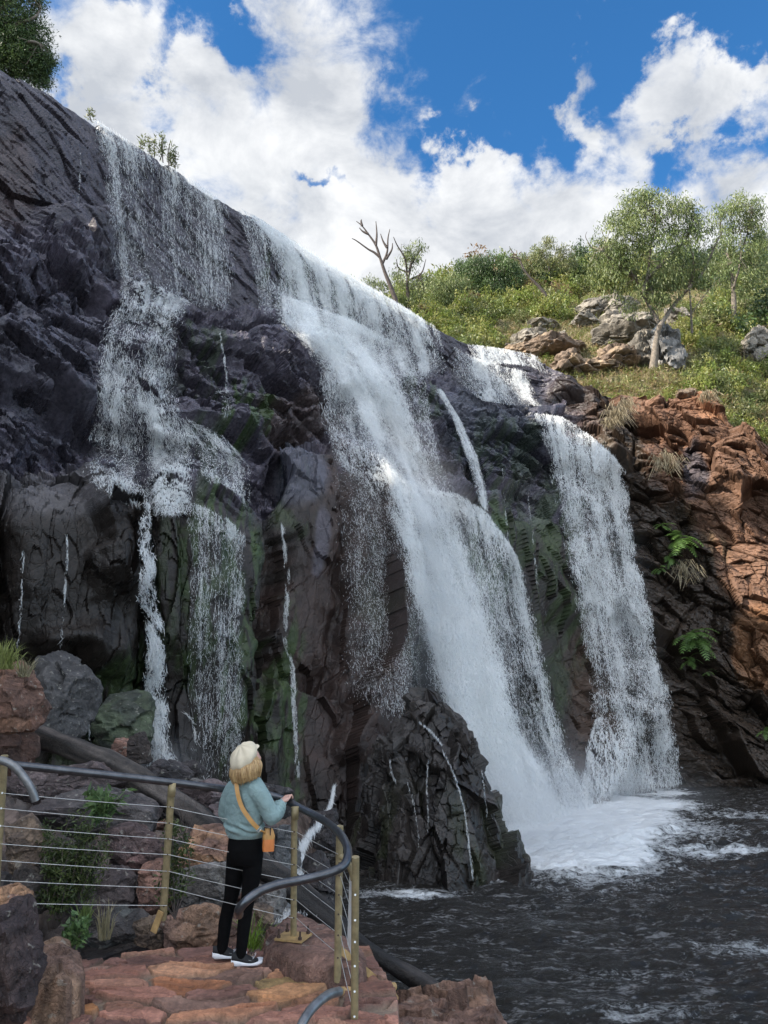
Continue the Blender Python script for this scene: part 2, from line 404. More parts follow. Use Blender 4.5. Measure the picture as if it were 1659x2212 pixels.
def leaves(ctr, n, rad, ln, wd, cols, rg, droop=.5, shell=.3):
    """leaf flakes scattered through clumps: ctr (k,3) clump centres, rad clump radius"""
    ctr = np.asarray(ctr, float); k = len(ctr); N = n * k
    d = rg.normal(size=(N, 3)); d /= np.linalg.norm(d, axis=1, keepdims=True); rr = rg.random(N) ** (1 / (3 - 2 * shell))
    p = np.repeat(ctr, n, 0) + d * rr[:, None] * (np.repeat(rad, n)[:, None] if np.ndim(rad) else rad)
    a = rg.normal(size=(N, 3)) * (1 - droop * .6); a[:, 2] -= droop * 1.6; a /= np.linalg.norm(a, axis=1, keepdims=True)
    s = np.cross(a, rg.normal(size=(N, 3))); s /= np.linalg.norm(s, axis=1, keepdims=True)
    L_ = (ln * rg.uniform(.6, 1.3, N))[:, None]; W_ = (wd * rg.uniform(.7, 1.3, N))[:, None]
    v = np.stack([p, p + a * L_ * .45 + s * W_ * .5, p + a * L_, p + a * L_ * .45 - s * W_ * .5], 1).reshape(-1, 3)
    cb = np.array(cols); base = cb[rg.integers(0, len(cb), k)] * rg.uniform(.75, 1.2, (k, 1))
    c = np.repeat(base, n, 0) * rg.uniform(.7, 1.3, (N, 1)); c = np.repeat(c, 4, 0)
    return v, c
def copy_thing(src, loc, rz, sc, label, group=None):
    c = src.copy(); COL.objects.link(c); c.location = V(loc); c.rotation_euler = (0, 0, rz); c.scale = (sc, sc, sc * (1.0 + .5 * random.random()))
    c['label'] = label
    if group: c['group'] = group
    for ch in list(src.children):
        d = ch.copy(); COL.objects.link(d); d.parent = c
    return c
# ================================================================== CLIFF
M_ROCK = rock_mat('wet_rock', 1.1, 7, 0.035, 0.16, 0.38)
M_ROCK.node_tree.nodes['Principled BSDF'].inputs['Specular IOR Level'].default_value = .36
WZ = -3.6                                   # pool level (camera height is 0)
def crest_z(u, v, z=24.0):
    x, y, zz = ray(u, v); return y / zz * z
# rows of (u, v, distance) from the brink down to the foot
CREST = [(-700, -90), (-300, 40), (0, 150), (100, 205), (180, 253), (300, 322), (400, 385), (500, 450), (560, 484), (650, 548), (750, 604),
         (860, 668), (940, 714), (1010, 745), (1080, 756), (1150, 770)]
R = [None] * 7
R[0] = [(u, v, crest_z(u, v)) for u, v in CREST] + [(1200, 800, 48), (1250, 832, 47), (1310, 855, 46), (1360, 858, 45), (1440, 868, 43.5), (1475, 850, 43), (1540, 852, 42.5), (1575, 920, 42), (1659, 965, 41), (2400, 1010, 37)]
R[1] = [(-700, 20, 19.8), (0, 240, 24.0), (100, 290, 25.2), (180, 330, 26.5), (300, 395, 28.8), (400, 450, 30.8), (500, 500, 32.7), (560, 540, 34.0), (650, 600, 36.6), (750, 660, 39.2), (860, 715, 42.6), (940, 750, 45.0), (1010, 778, 46.6), (1150, 800, 48.2), (1200, 830, 47), (1310, 885, 45), (1440, 900, 43), (1540, 910, 42), (1659, 1010, 41), (2400, 1080, 37)]
R[2] = [(-700, 430, 19.4), (0, 480, 23.6), (160, 540, 25.6), (240, 585, 26.8), (430, 668, 30.8), (580, 688, 33.6), (640, 720, 35.2), (700, 760, 37.5), (830, 795, 42), (960, 815, 44.8), (1050, 860, 45.5), (1190, 880, 45.8), (1310, 930, 44.2), (1440, 960, 42.6), (1540, 1000, 41.8), (1659, 1080, 40.7), (2400, 1150, 37)]
R[3] = [(-700, 500, 18.4), (0, 560, 21.8), (160, 600, 23.6), (260, 640, 24.6), (430, 720, 27.2), (560, 730, 29.3), (620, 765, 30.2), (690, 840, 32), (780, 850, 35), (870, 855, 38), (960, 880, 40.5), (1100, 925, 42), (1190, 915, 43.2), (1310, 1010, 42.8), (1440, 1060, 42), (1540, 1100, 41.5), (1659, 1180, 40.6), (2400, 1250, 37)]
R[4] = [(-700, 1020, 17), (0, 1075, 19.6), (160, 1010, 21.4), (300, 1050, 22.4), (430, 1075, 23.2), (560, 1080, 24.6), (620, 985, 27.2), (740, 995, 28.8), (860, 1080, 31), (950, 1050, 34), (1050, 1060, 37.5), (1190, 1060, 42.2), (1310, 1180, 42), (1440, 1220, 41.6), (1540, 1240, 41.3), (1659, 1300, 40.5), (2400, 1350, 37)]
R[5] = [(-700, 1120, 15.5), (0, 1125, 18.2), (160, 1065, 19.4), (260, 1085, 20.2), (310, 1125, 21), (350, 1095, 20.6), (430, 1112, 20.8), (540, 1150, 22), (600, 1095, 23.8), (640, 1020, 25), (740, 1020, 25.6), (830, 1110, 26.8), (900, 1130, 28.5), (960, 1100, 30.2), (1030, 1110, 32.5), (1100, 1140, 35.5), (1150, 1150, 38.3), (1200, 1150, 41), (1310, 1300, 41.2), (1440, 1370, 41), (1540, 1380, 41), (1659, 1430, 40.3), (2400, 1500, 37)]
BASE = [(-700, 14), (0, 17), (350, 19.2), (600, 21.3), (740, 22.3), (900, 24), (1110, 26.5), (1250, 31), (1330, 34.5), (1400, 37), (1480, 39.2), (1560, 39.6), (1659, 39.2), (2400, 36)]
def v_of(Y, z):  # image row of a point at distance Y and height z
    a = z / Y; w = (a * CT - ST) / (CT + a * ST); return CY - w * F
R[6] = [(u, v_of(Y, WZ - 1.2), Y) for u, Y in BASE]
US = np.concatenate([np.arange(-700, -60, 12.0), np.arange(-60, 1720, 2.1), np.arange(1720, 2400, 12.0)])
def smooth1(a, k):
    if k < 1: return a
    x = np.arange(-3 * k, 3 * k + 1); g = np.exp(-x * x / (2.0 * k * k)); g /= g.sum()
    return np.convolve(np.pad(a, 3 * k, mode='edge'), g, 'valid')
RV = np.zeros((7, len(US))); RY = np.zeros((7, len(US)))
for j in range(7):
    a = np.array(R[j]); RV[j] = np.interp(US, a[:, 0], a[:, 1]); RY[j] = np.interp(US, a[:, 0], a[:, 2])
    kk = 3 if j in (0, 3, 5) else 6
    RV[j] = smooth1(RV[j], kk); RY[j] = smooth1(RY[j], 8)
    if j == 0: RV[0] += 13 * (fbm(np.stack([US / 34, US * 0, US * 0], -1), 4, 6, .6) - .5) * np.interp(US, [1150, 1250], [1, .6])
NSEG = [40, 110, 60, 210, 60, 270]
TS = np.concatenate([j + np.arange(n) / n for j, n in enumerate(NSEG)] + [[6.0]])
def rowinterp(tab, t):
    j = np.minimum(np.floor(t).astype(int), 5); f = (t - j)[:, None]
    return tab[j] * (1 - f) + tab[j + 1] * f
GV = rowinterp(RV, TS); GY = rowinterp(RY, TS)
# round the corners a little down the face
def smooth_cols(a, k):
    p = np.pad(a, ((k, k), (0, 0)), mode='edge'); c = np.cumsum(np.vstack([np.zeros((1, a.shape[1])), p]), 0)
    return (c[2 * k + 1:] - c[:-2 * k - 1]) / (2 * k + 1)
for _ in range(2):
    e = GY.copy(); e[3:-3] = smooth_cols(GY, 4)[3:-3]; GY = e
GU = np.repeat(US[None], len(TS), 0)
r_ = ray(GU, GV)
BX = np.stack([r_[0] / r_[1] * GY, GY, r_[2] / r_[1] * GY], -1)
nr, nc = GU.shape
# outward normal of the plain face, blurred
def blur2(a, k, ax):
    pad = [(0, 0)] * a.ndim; pad[ax] = (k, k)
    p = np.pad(a, pad, mode='edge'); c = np.cumsum(p, ax); z = np.zeros_like(np.take(c, [0], ax)); c = np.concatenate([z, c], ax)
    n = a.shape[ax]
    return (np.take(c, range(2 * k + 1, 2 * k + 1 + n), ax) - np.take(c, range(0, n), ax)) / (2 * k + 1)
SB = BX
for _ in range(2): SB = blur2(blur2(SB, 14, 0), 25, 1)
du = np.gradient(SB, axis=1); dv = np.gradient(SB, axis=0)
NRM = np.cross(dv, du); NRM /= np.linalg.norm(NRM, axis=-1, keepdims=True) + 1e-9
if NRM[nr // 2, nc // 2, 1] > 0: NRM = -NRM
# swellings and hollows of the rock: (u, v, ru, rv, power, out metres)
PUSH = [(165, 515, 82, 62, 6, 1.5), (70, 575, 110, 45, 4, 1.0), (40, 630, 150, 40, 4, 0.8), (215, 640, 55, 50, 5, -1.0), (100, 545, 90, 14, 2, -0.7),
        (80, 850, 150, 130, 4, 0.8), (560, 880, 150, 150, 3, 1.3), (520, 930, 60, 60, 3, 0.5), (600, 990, 110, 16, 2, -1.4), (660, 960, 40, 60, 3, 0.6), (270, 830, 60, 60, 3, 0.7),
        (390, 900, 60, 70, 3, 0.5), (440, 960, 50, 40, 3, 0.5), (310, 760, 70, 60, 4, 0.6), (150, 950, 100, 60, 4, -0.6), (60, 1000, 120, 60, 4, -0.8),
        (120, 1280, 150, 190, 5, 2.2), (225, 1200, 75, 120, 5, 1.4), (395, 1270, 75, 180, 4, 1.8), (500, 1480, 50, 130, 4, 0.9), (312, 1350, 18, 260, 2, -1.1), (480, 1400, 60, 240, 4, 0.6), (575, 1350, 30, 240, 4, -0.9),
        (660, 1250, 55, 220, 6, 0.9), (775, 1350, 60, 320, 4, 1.0), (720, 1350, 16, 300, 2, -0.6), (830, 1430, 50, 250, 4, 0.4), (250, 1500, 60, 90, 3, 0.9), (120, 1500, 70, 110, 4, 0.8),
        (780, 900, 80, 70, 3, 0.9), (900, 900, 60, 80, 3, 0.8), (1000, 960, 80, 90, 3, 0.7), (1110, 990, 60, 70, 4, 0.9), 
        (1210, 1250, 40, 260, 3, 0.6), (1270, 1200, 60, 250, 3, 0.9), (1330, 1020, 30, 60, 3, 0.8), (1300, 1640, 45, 120, 3, 1.6), (1100, 1330, 70, 220, 3, 1.0), (1010, 1400, 60, 300, 3, 0.8),
        (1250, 840, 55, 26, 4, 0.9), (1255, 862, 45, 12, 2, -1.8), (1400, 925, 48, 24, 3, -2.0), (1470, 935, 20, 36, 3, -1.3), (1420, 1010, 45, 70, 3, 0.8), (1560, 1000, 70, 130, 3, 1.0), (1540, 1060, 60, 10, 2, -0.7), (1620, 1120, 60, 12, 2, -0.8),
        (1600, 1300, 80, 150, 3, 0.9), (1480, 1050, 18, 120, 2, -0.8), (1400, 1300, 40, 200, 3, 0.7), (1520, 1620, 60, 60, 3, 0.9), (1500, 1170, 30, 60, 3, -0.6), (1590, 1500, 40, 90, 3, -0.7), (1640, 900, 50, 50, 3, 0.5)]
psh = np.zeros((nr, nc))
wob = fbm(np.stack([GU.ravel() / 60, GV.ravel() / 60, np.zeros(nr * nc)], -1), 3, 3).reshape(nr, nc) - .5
wob2 = fbm(np.stack([GU.ravel() / 60, GV.ravel() / 60, np.ones(nr * nc) * 9], -1), 3, 5).reshape(nr, nc) - .5
for (u, v, ru, rv, pw, amt) in PUSH:
    q = (np.abs((GU - u + wob * 50) / ru) ** pw + np.abs((GV - v + wob2 * 50) / rv) ** pw)
    psh += amt * np.exp(-q ** 1.3)
# zones
T2 = np.repeat(TS[:, None], nc, 1)
flat = (BX + NRM * (psh * .62)[..., None]).reshape(-1, 3)
NF = NRM.reshape(-1, 3)
tq, uq, vq = T2.ravel(), GU.ravel(), GV.ravel()
right = sstep(uq, 1200, 1330)
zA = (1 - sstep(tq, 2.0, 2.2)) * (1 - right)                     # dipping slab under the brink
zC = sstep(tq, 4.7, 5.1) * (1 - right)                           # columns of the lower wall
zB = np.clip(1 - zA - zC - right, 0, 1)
ca, sa = math.cos(math.radians(35)), math.sin(math.radians(35))
ca2, sa2 = math.cos(math.radians(38)), math.sin(math.radians(38))
n_big = fbm(flat * .22, 3, 37)
disp = (n_big - .5) * .8; crack = np.zeros(len(flat))
warp = (fbm(flat * .25, 2, 21) - .5)[:, None] * .8
def coords(sel, kind):
    q = flat[sel] + NF[sel] * disp[sel][:, None]
    al = q[:, 0] * .7 + q[:, 1] * .7; ac = q[:, 0] * .7 - q[:, 1] * .7
    if kind == 'strat': r = np.stack([al * .9 * ca - q[:, 2] * sa, ac, al * .9 * sa + q[:, 2] * ca], -1)
    elif kind == 'col': r = np.stack([al, ac, q[:, 2]], -1)
    else: r = np.stack([q[:, 0] * ca2 - q[:, 2] * sa2, q[:, 1], q[:, 0] * sa2 + q[:, 2] * ca2], -1)
    return r + warp[sel]
def add(mask, kind, sc, seed, amp, cw=0.04, cd=0.2):
    sel = np.nonzero(mask > .01)[0]
    tilt, edge, idh = facets(coords(sel, kind) * np.array(sc), seed, .95)
    k = np.exp(-(edge / cw) ** 2); mk = mask[sel]
    disp[sel] += mk * (amp * (tilt * 1.3 + (idh - .5) * 0.9) - amp * cd * k); crack[sel] = np.maximum(crack[sel], mk * k * (.25 if kind == 'col' else 1))
    r_ = np.zeros(len(mask)); r_[sel] = idh; return r_
add(zA, 'strat', (.22, .5, .9), 1, .22)
add(zB, 'strat', (.26, .40, .5), 3, 1.0)
add(zC, 'col', (.36, .36, .12), 6, .95, .014, .05)
add(right, 'lean', (.20, .35, .4), 9, 1.3)
id_mid = add(zB, 'strat', (.9, 1.1, 2.2), 4, .34)
add(zA, 'strat', (.8, 1.2, 3.2), 2, .08)
add(zC, 'col', (1.2, 1.2, .35), 7, .16, .03, .06)
add(right, 'lean', (.6, .7, 1.4), 10, .50)
add(zB + .6 * right + .3 * zA, 'strat', (2.4, 2.6, 5.5), 5, .10)
add(zC, 'col', (4.0, 4.0, 1.2), 8, .04)
add(right + zB, 'lean', (3.0, 3.0, 6.0), 12, .05)
disp += (fbm(flat * 4.0, 4, 31) - .5) * .07
disp = disp.reshape(nr, nc) + psh * .62
fade = np.minimum(1, sstep(T2, 0.0, 0.35) * 1.0 + 0.5)
disp *= fade
# calm places where narrow beds stack into a ladder of thin steps
hf = disp - blur2(disp, 4, 0); en = np.sqrt(blur2(blur2(hf * hf, 12, 0), 8, 1)); zc_ = blur2(blur2((np.sign(hf[1:] * hf[:-1]) < 0).astype(float), 12, 0), 8, 1); zc_ = np.vstack([zc_, zc_[-1:]])
score = en * zc_; thr = np.percentile(score, 96); kq = sstep(score, thr * .7, thr * 1.1)
dm = blur2(blur2(disp, 6, 0), 2, 1); disp = disp * (1 - kq) + dm * kq
db = blur2(blur2(disp, 9, 0), 5, 1)
for (u, v, ru, rv) in [(1125, 1270, 90, 190), (770, 990, 60, 50), (1205, 1250, 60, 220), (815, 1160, 60, 110)]:
    k_ = np.exp(-(((GU - u) / ru) ** 2 + ((GV - v) / rv) ** 2) ** 2); disp = disp * (1 - k_) + db * k_
kk_ = np.exp(-(((GU - 1170) / 110) ** 2 + ((GV - 1260) / 230) ** 2) ** 2)
_q = np.stack([flat[:, 0] * 1.6, flat[:, 1] * 1.6, flat[:, 2] * .22], -1); _t, _e, _i = facets(_q * .8, 41, .95)
disp += kk_ * (.35 * (_t * 1.2 + _i - .5) + .5 * (fbm(_q * 1.6, 4, 45) - .5)).reshape(nr, nc)
CL = BX + NRM * disp[..., None]
# colours
wet = np.ones(len(flat)) * 1.0
def c3(*c): return np.array(c, dtype=np.float64)
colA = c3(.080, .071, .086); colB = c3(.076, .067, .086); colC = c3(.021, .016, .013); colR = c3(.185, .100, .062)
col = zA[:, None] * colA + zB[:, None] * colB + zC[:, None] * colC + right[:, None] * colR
def blob(u, v, ru, rv, n=0.5, fr=40., sd=50):
    q = np.sqrt(((uq - u) / ru) ** 2 + ((vq - v) / rv) ** 2) + n * (fbm(np.stack([uq / fr, vq / fr, np.full(len(uq), u * .01)], -1), 4, sd) - .5) * 2
    return 1 - sstep(q, .7, 1.15)
def paint(m, c, a=1.0):
    global col
    col = col * (1 - (m * a)[:, None]) + np.array(c) * (m * a)[:, None]
paint(blob(20, 400, 60, 120), (.075, .05, .045), .6)
paint(blob(720, 1350, 130, 370, .4), (.048, .030, .025), .9)
paint(blob(620, 930, 120, 70, .5), (.075, .055, .050), .8)
paint(blob(640, 1050, 50, 60, .3), (.085, .085, .105), .8)
paint(blob(663, 1180, 22, 80, .4), (.11, .10, .12), .8)
paint(blob(100, 1115, 180, 62, .4), (.085, .078, .080), .85)
paint(blob(80, 800, 170, 180, .4), (.075, .072, .090), .6)
paint(blob(1050, 930, 150, 110, .4), (.065, .068, .085), .8)
moss = np.zeros(len(uq))
for (u, v, ru, rv, a) in [(500, 920, 60, 90, 1.), (430, 780, 60, 90, .6), (420, 1000, 70, 60, .6), (470, 1320, 90, 260, .9), (530, 1560, 60, 120, .8), (620, 1520, 40, 220, 1.), (300, 1400, 26, 300, .8), (250, 1510, 60, 80, .8),
                          (620, 1100, 30, 80, .5), (640, 600, 70, 80, .9), (720, 660, 60, 60, .8), (1010, 1230, 90, 150, .9), (1060, 1000, 100, 100, .5), (1090, 1150, 60, 160, .6), (1230, 1230, 90, 260, .7), (1180, 1400, 60, 200, .5), (1270, 1050, 60, 120, .4),
                          (900, 880, 50, 80, .6), (1450, 1130, 60, 90, .35), (1520, 1200, 60, 60, .3), (350, 1250, 30, 200, .4), (840, 1300, 90, 200, .3), (180, 1620, 100, 60, .4)]:
    st = fbm(np.stack([uq / 9, vq / 70, np.full(len(uq), 3.)], -1), 3, 77)
    moss = np.maximum(moss, a * blob(u, v, ru, rv, .6) * sstep(st, .38, .6))
paint(moss, (.046, .074, .024), .85)
# right wall: wet black lower part, rust and bare orange above
edge_v = np.interp(uq, [1150, 1290, 1350, 1400, 1450, 1500, 1560, 1659, 1760], [700, 740, 880, 960, 985, 1110, 1260, 1500, 1650])
low = sstep(vq - edge_v + (fbm(np.stack([uq / 50, vq / 90, uq * 0], -1), 4, 91) - .5) * 110, -25, 25) * right
paint(low, (.038, .028, .020), .93)
paint(blob(1640, 1400, 70, 90, .5) * right, (.30, .15, .075), .8)
paint(blob(1520, 880, 50, 40, .3) * right, (.40, .20, .11), .8)
paint(blob(1450, 960, 70, 120, .5) * right, (.17, .085, .05), .6)
paint(blob(1500, 1010, 30, 60, .4) * right, (.06, .06, .075), .8)
paint(blob(1245, 860, 80, 40, .4), (.045, .032, .028), .9)
wet = 1 - right * (1 - low) * .8 - zC * .35 - right * low * .3
rowtint = (0.8 + 0.4 * id_mid)
col *= (1 - .26 * crack)[:, None] * rowtint[:, None]
col = np.clip(col, .004, 1)
# plateau behind the brink; unseen rise on the left shaped to block the sun
back = np.zeros((5, nc, 3)); BKV = np.array([-.55, .72, 0.0])
bz = np.interp(US, [1150, 1250], [1, 0])
for i, (d, dz) in enumerate([(60, 16), (14, 4.5), (4, .9), (1.5, .25), (.4, .08)]):
    n2_ = BKV[None] * (1 - 0.0 * bz[:, None])
    back[i] = CL[0] + n2_ * d; back[i, :, 2] += dz * np.interp(US, [560, 900], [1, 0])
    back[i, :, 2] += -np.minimum(d, 6) * .06
allv = np.concatenate([back, CL], 0).reshape(-1, 3)
bcol = np.tile(np.clip(col.reshape(nr, nc, 3)[0], .004, .3), (5, 1, 1)).reshape(-1, 3)
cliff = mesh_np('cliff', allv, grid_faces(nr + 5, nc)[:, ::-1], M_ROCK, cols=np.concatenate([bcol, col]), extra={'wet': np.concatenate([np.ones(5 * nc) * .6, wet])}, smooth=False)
props(cliff, kind='structure', label='dark wet layered rock cliff the waterfall runs over, orange and dry on the right')
CLS = CL
# outer envelope of the face as a height field over the view directions: water leaps over the hollows
EB = 3.0; EU0, EV0 = -60.0, 100.0; EW, EH = 600, 640
_p = CL.reshape(-1, 3); _zc = _p[:, 1] * CT + _p[:, 2] * ST
_u = CX + F * _p[:, 0] / _zc; _v = CY - F * (-_p[:, 1] * ST + _p[:, 2] * CT) / _zc
_iu = ((_u - EU0) / EB).astype(int); _iv = ((_v - EV0) / EB).astype(int); _ok = (_iu >= 0) & (_iu < EW) & (_iv >= 0) & (_iv < EH)
ENV = np.full((EH, EW), 1e3); np.minimum.at(ENV, (_iv[_ok], _iu[_ok]), _p[_ok, 1])
_hole = ENV > 900; ENVR = ENV.copy()
for ax in (0, 1):
    e = ENV.copy()
    for k in range(1, 5): e = np.minimum(e, np.minimum(np.roll(ENV, k, ax), np.roll(ENV, -k, ax)))
    ENV = e
ENVH = ENV > 900
ENV = np.where(ENVH, 50, ENV)
for _ in range(2): ENV = blur2(blur2(ENV, 4, 0), 4, 1)
def env_y(u, v):
    x = np.clip((u - EU0) / EB, 0, EW - 1.01); y = np.clip((v - EV0) / EB, 0, EH - 1.01); i, j = y.astype(int), x.astype(int); f, g = y - i, x - j
    return ENV[i, j] * (1 - f) * (1 - g) + ENV[i + 1, j] * f * (1 - g) + ENV[i, j + 1] * (1 - f) * g + ENV[i + 1, j + 1] * f * g, ENVR[i, j]
def face_at(u, v):
    """3-D point and outward normal of the finished cliff face seen at (u, v)"""
    u = np.asarray(u, dtype=float); v = np.asarray(v, dtype=float)
    iu = np.clip(np.interp(u, US, np.arange(nc)), 0, nc - 1.001); i0 = iu.astype(int); fu = iu - i0
    cols_v = RV[:, i0] * (1 - fu) + RV[:, i0 + 1] * fu
    t = np.zeros_like(u)
    for j in range(6):
        a, b = cols_v[j], cols_v[j + 1]
        m = (v >= a)
        t = np.where(m, j + np.clip((v - a) / (b - a + 1e-6), 0, 1), t)
    it = np.clip(np.interp(t, TS, np.arange(nr)), 0, nr - 1.001); r0 = it.astype(int); fr = it - r0
    def smp(G, r0=r0, i0=i0):
        return (G[r0, i0] * ((1 - fr) * (1 - fu))[:, None] + G[r0, i0 + 1] * ((1 - fr) * fu)[:, None] + G[r0 + 1, i0] * (fr * (1 - fu))[:, None] + G[r0 + 1, i0 + 1] * (fr * fu)[:, None])
    return smp(CL), smp(NRM)

# gorge side wall continuing left of and behind the viewer (keeps the sun off the near bank)
gx = np.linspace(0, 1, 60); gz = np.linspace(0, 1, 30)
p0 = CL[:, 0]
A0 = np.array([float(p0[0, 0]), float(p0[0, 1])]); pts = np.array([A0, A0 + [-3, -6], A0 + [-3, -14], A0 + [-1, -22], A0 + [2, -30]])
px_ = np.interp(gx, np.linspace(0, 1, 5), pts[:, 0]); py_ = np.interp(gx, np.linspace(0, 1, 5), pts[:, 1])
GXX, GZZ = np.meshgrid(gx, gz)
X = np.tile(px_, (30, 1)) + (1 - GZZ) * 6 + (fbm(np.stack([GXX.ravel() * 14, GZZ.ravel() * 8, GXX.ravel() * 0], -1), 4, 5).reshape(30, 60) - .5) * 5
Yy = np.tile(py_, (30, 1)); Zz = -4.5 + GZZ * (float(p0[0, 2]) + 4.5 + 1.0)
gv = np.stack([X, Yy, Zz], -1).reshape(-1, 3)
gcol = np.tile(np.array([[.07, .055, .05]]), (len(gv), 1))
gw = mesh_np('gorge_wall', gv, grid_faces(30, 60), M_ROCK, cols=gcol, extra={'wet': np.full(len(gv), .5)}, smooth=False)
props(gw, kind='structure')

# ================================================================== GROUND under everything
gs = np.array([[-1500, -1500, -6.5], [1500, -1500, -6.5], [1500, 2500, -6.5], [-1500, 2500, -6.5]], dtype=float)
M_EARTH = simple_mat('dark_earth', (.05, .04, .03), .9, 0, 3, .4)
g = mesh_np('ground', gs, np.array([[0, 1, 2, 3]]), M_EARTH); props(g, kind='structure')
# ================================================================== POOL
M_WATER, t, b = new_mat('pool_water')
foam = attr(t, 'foam')
fn = tnoise(t, 2.2, 10, 0.75, 1.6, vscale=(.8, 1.3, 1)); fn2 = tnoise(t, 9.0, 8, 0.75, 0.8)
ff = nmath(t, 'ADD', nmath(t, 'MULTIPLY', fn, 0.65), nmath(t, 'MULTIPLY', fn2, 0.35))
fm = nmath(t, 'ADD', ff, nmath(t, 'SUBTRACT', nmath(t, 'MULTIPLY', foam, 0.62), 0.62))
fmask = maprange(t, fm, -0.01, 0.12, 0, 1)
fl = maprange(t, nmath(t, 'ADD', nmath(t, 'MULTIPLY', tnoise(t, 3.2, 8, .7, .7, vscale=(.55, 1.6, 1)), .6), nmath(t, 'MULTIPLY', tnoise(t, 14, 5, .6, .3, vscale=(.6, 1.5, 1)), .4)), .53, .62, 0, .55)  # pale flecks painted in for ripple glints, along with drifting foam
wbase = mixc(t, fl, (.020, .018, .015), (.36, .36, .36))
t.links.new(mixc(t, fmask, wbase, (.78, .80, .80)), b.inputs['Base Color'])
t.links.new(maprange(t, fmask, 0, 1, .04, .7), b.inputs['Roughness'])
b.inputs['IOR'].default_value = 1.33
wv = nmath(t, 'ADD', nmath(t, 'MULTIPLY', tnoise(t, 6.0, 7, 0.7, 0.6, vscale=(.6, 1.3, 1)), 1.0), nmath(t, 'MULTIPLY', fmask, .3))
bump(t, b, wv, 0.13)
x = np.linspace(-4, 30, 560); 
y = np.concatenate([np.linspace(3.0, 24, 640), np.linspace(24.05, 46, 260)])
Xg, Yg = np.meshgrid(x, y); n = Xg.size
P2 = np.stack([Xg.ravel(), Yg.ravel(), np.zeros(n)], -1)
fc = np.array([6.0, 24.0])                    # foot of the main fall
dist = np.hypot(P2[:, 0] - fc[0], P2[:, 1] - fc[1])
wq = P2 + (fbm(P2 * .5, 3, 4) - .5)[:, None] * 1.5
h = .085 * (fbm(wq * np.array([1.7, 4.0, 1]), 4, 9, .6) - .5) * 2 + .07 * (fbm(wq * np.array([.5, .9, 1]), 2, 19) - .5) * 2
h += .018 * np.sin(dist * 6.5 + 5 * fbm(P2 * .4, 2, 8)) * (1 - np.abs(2 * fbm(P2 * 1.1, 2, 3) - 1))
h *= (1 + 2.2 * np.exp(-dist / 5))
P2[:, 2] = WZ + h
def foam_at(xx, yy, rx, ry, a): return a * np.exp(-(((P2[:, 0] - xx) / rx) ** 2 + ((P2[:, 1] - yy) / ry) ** 2))
fo = np.zeros(n)
def uvz(u, v): return PZ(float(u), float(v), WZ)
for (u, v, rx, ry, a) in [(1150, 1800, 2.4, 5.0, 1.5), (1200, 1780, 2.6, 4.5, 1.3), (1280, 1755, 2.5, 4.0, 1.05), (1350, 1735, 2.4, 2.4, 1.0), (1420, 1712, 1.6, 1.6, .7), (1290, 1862, 1.3, 1.0, .75), (1350, 1840, 1.0, 1.6, .62), (1230, 1840, 1.6, 1.2, .95), (1400, 1830, 1.2, .5, .5),
                          (1560, 1835, 3.0, 1.0, .36), (1450, 1790, 2.5, 2.5, .34), (1025, 1905, .55, .45, .8), (880, 1935, 1.5, .6, .35), (1600, 1760, 3, 2, .26), (1600, 2050, 1.2, .5, .24), (1400, 2190, 1.2, .4, .24), (1350, 2100, 1.3, .3, .22)]:
    c_ = uvz(u, v); fo = np.maximum(fo, foam_at(c_[0], c_[1], rx, ry, a))
pool = mesh_np('pool_water', P2, grid_faces(len(y), len(x)), M_WATER, extra={'foam': fo})
props(pool, kind='structure', label='dark rippled plunge pool with white foam at the foot of the fall')
# ================================================================== FALLING WATER
rng = np.random.default_rng(7)
def water_mat(name, sheet=False):
    m, t, b = new_mat(name)
    col = (.93, .94, .93, 1)
    d = t.nodes.new('ShaderNodeBsdfDiffuse'); d.inputs[0].default_value = col
    tr = t.nodes.new('ShaderNodeBsdfTranslucent'); tr.inputs[0].default_value = col
    mx = t.nodes.new('ShaderNodeMixShader'); mx.inputs[0].default_value = .4
    t.links.new(d.outputs[0], mx.inputs[1]); t.links.new(tr.outputs[0], mx.inputs[2])
    o = [n for n in t.nodes if n.type == 'OUTPUT_MATERIAL'][0]
    last = mx.outputs[0]
    if sheet:
        f = tnoise(t, 9.0, 6, .7, 0, vscale=(1, 1, .45))
        a = nmath(t, 'MULTIPLY', attr(t, 'alpha'), maprange(t, f, .30, .62, .25, 1.25), clamp=True)
        tp = t.nodes.new('ShaderNodeBsdfTransparent'); m2 = t.nodes.new('ShaderNodeMixShader')
        t.links.new(a, m2.inputs[0]); t.links.new(tp.outputs[0], m2.inputs[1]); t.links.new(last, m2.inputs[2]); last = m2.outputs[0]
    else:
        tp = t.nodes.new('ShaderNodeBsdfTransparent'); m2 = t.nodes.new('ShaderNodeMixShader'); m2.inputs[0].default_value = .68
        t.links.new(tp.outputs[0], m2.inputs[1]); t.links.new(last, m2.inputs[2]); last = m2.outputs[0]
    t.links.new(last, o.inputs['Surface']); return m
M_DROP = water_mat('white_water'); M_SHEET = water_mat('water_film', True)
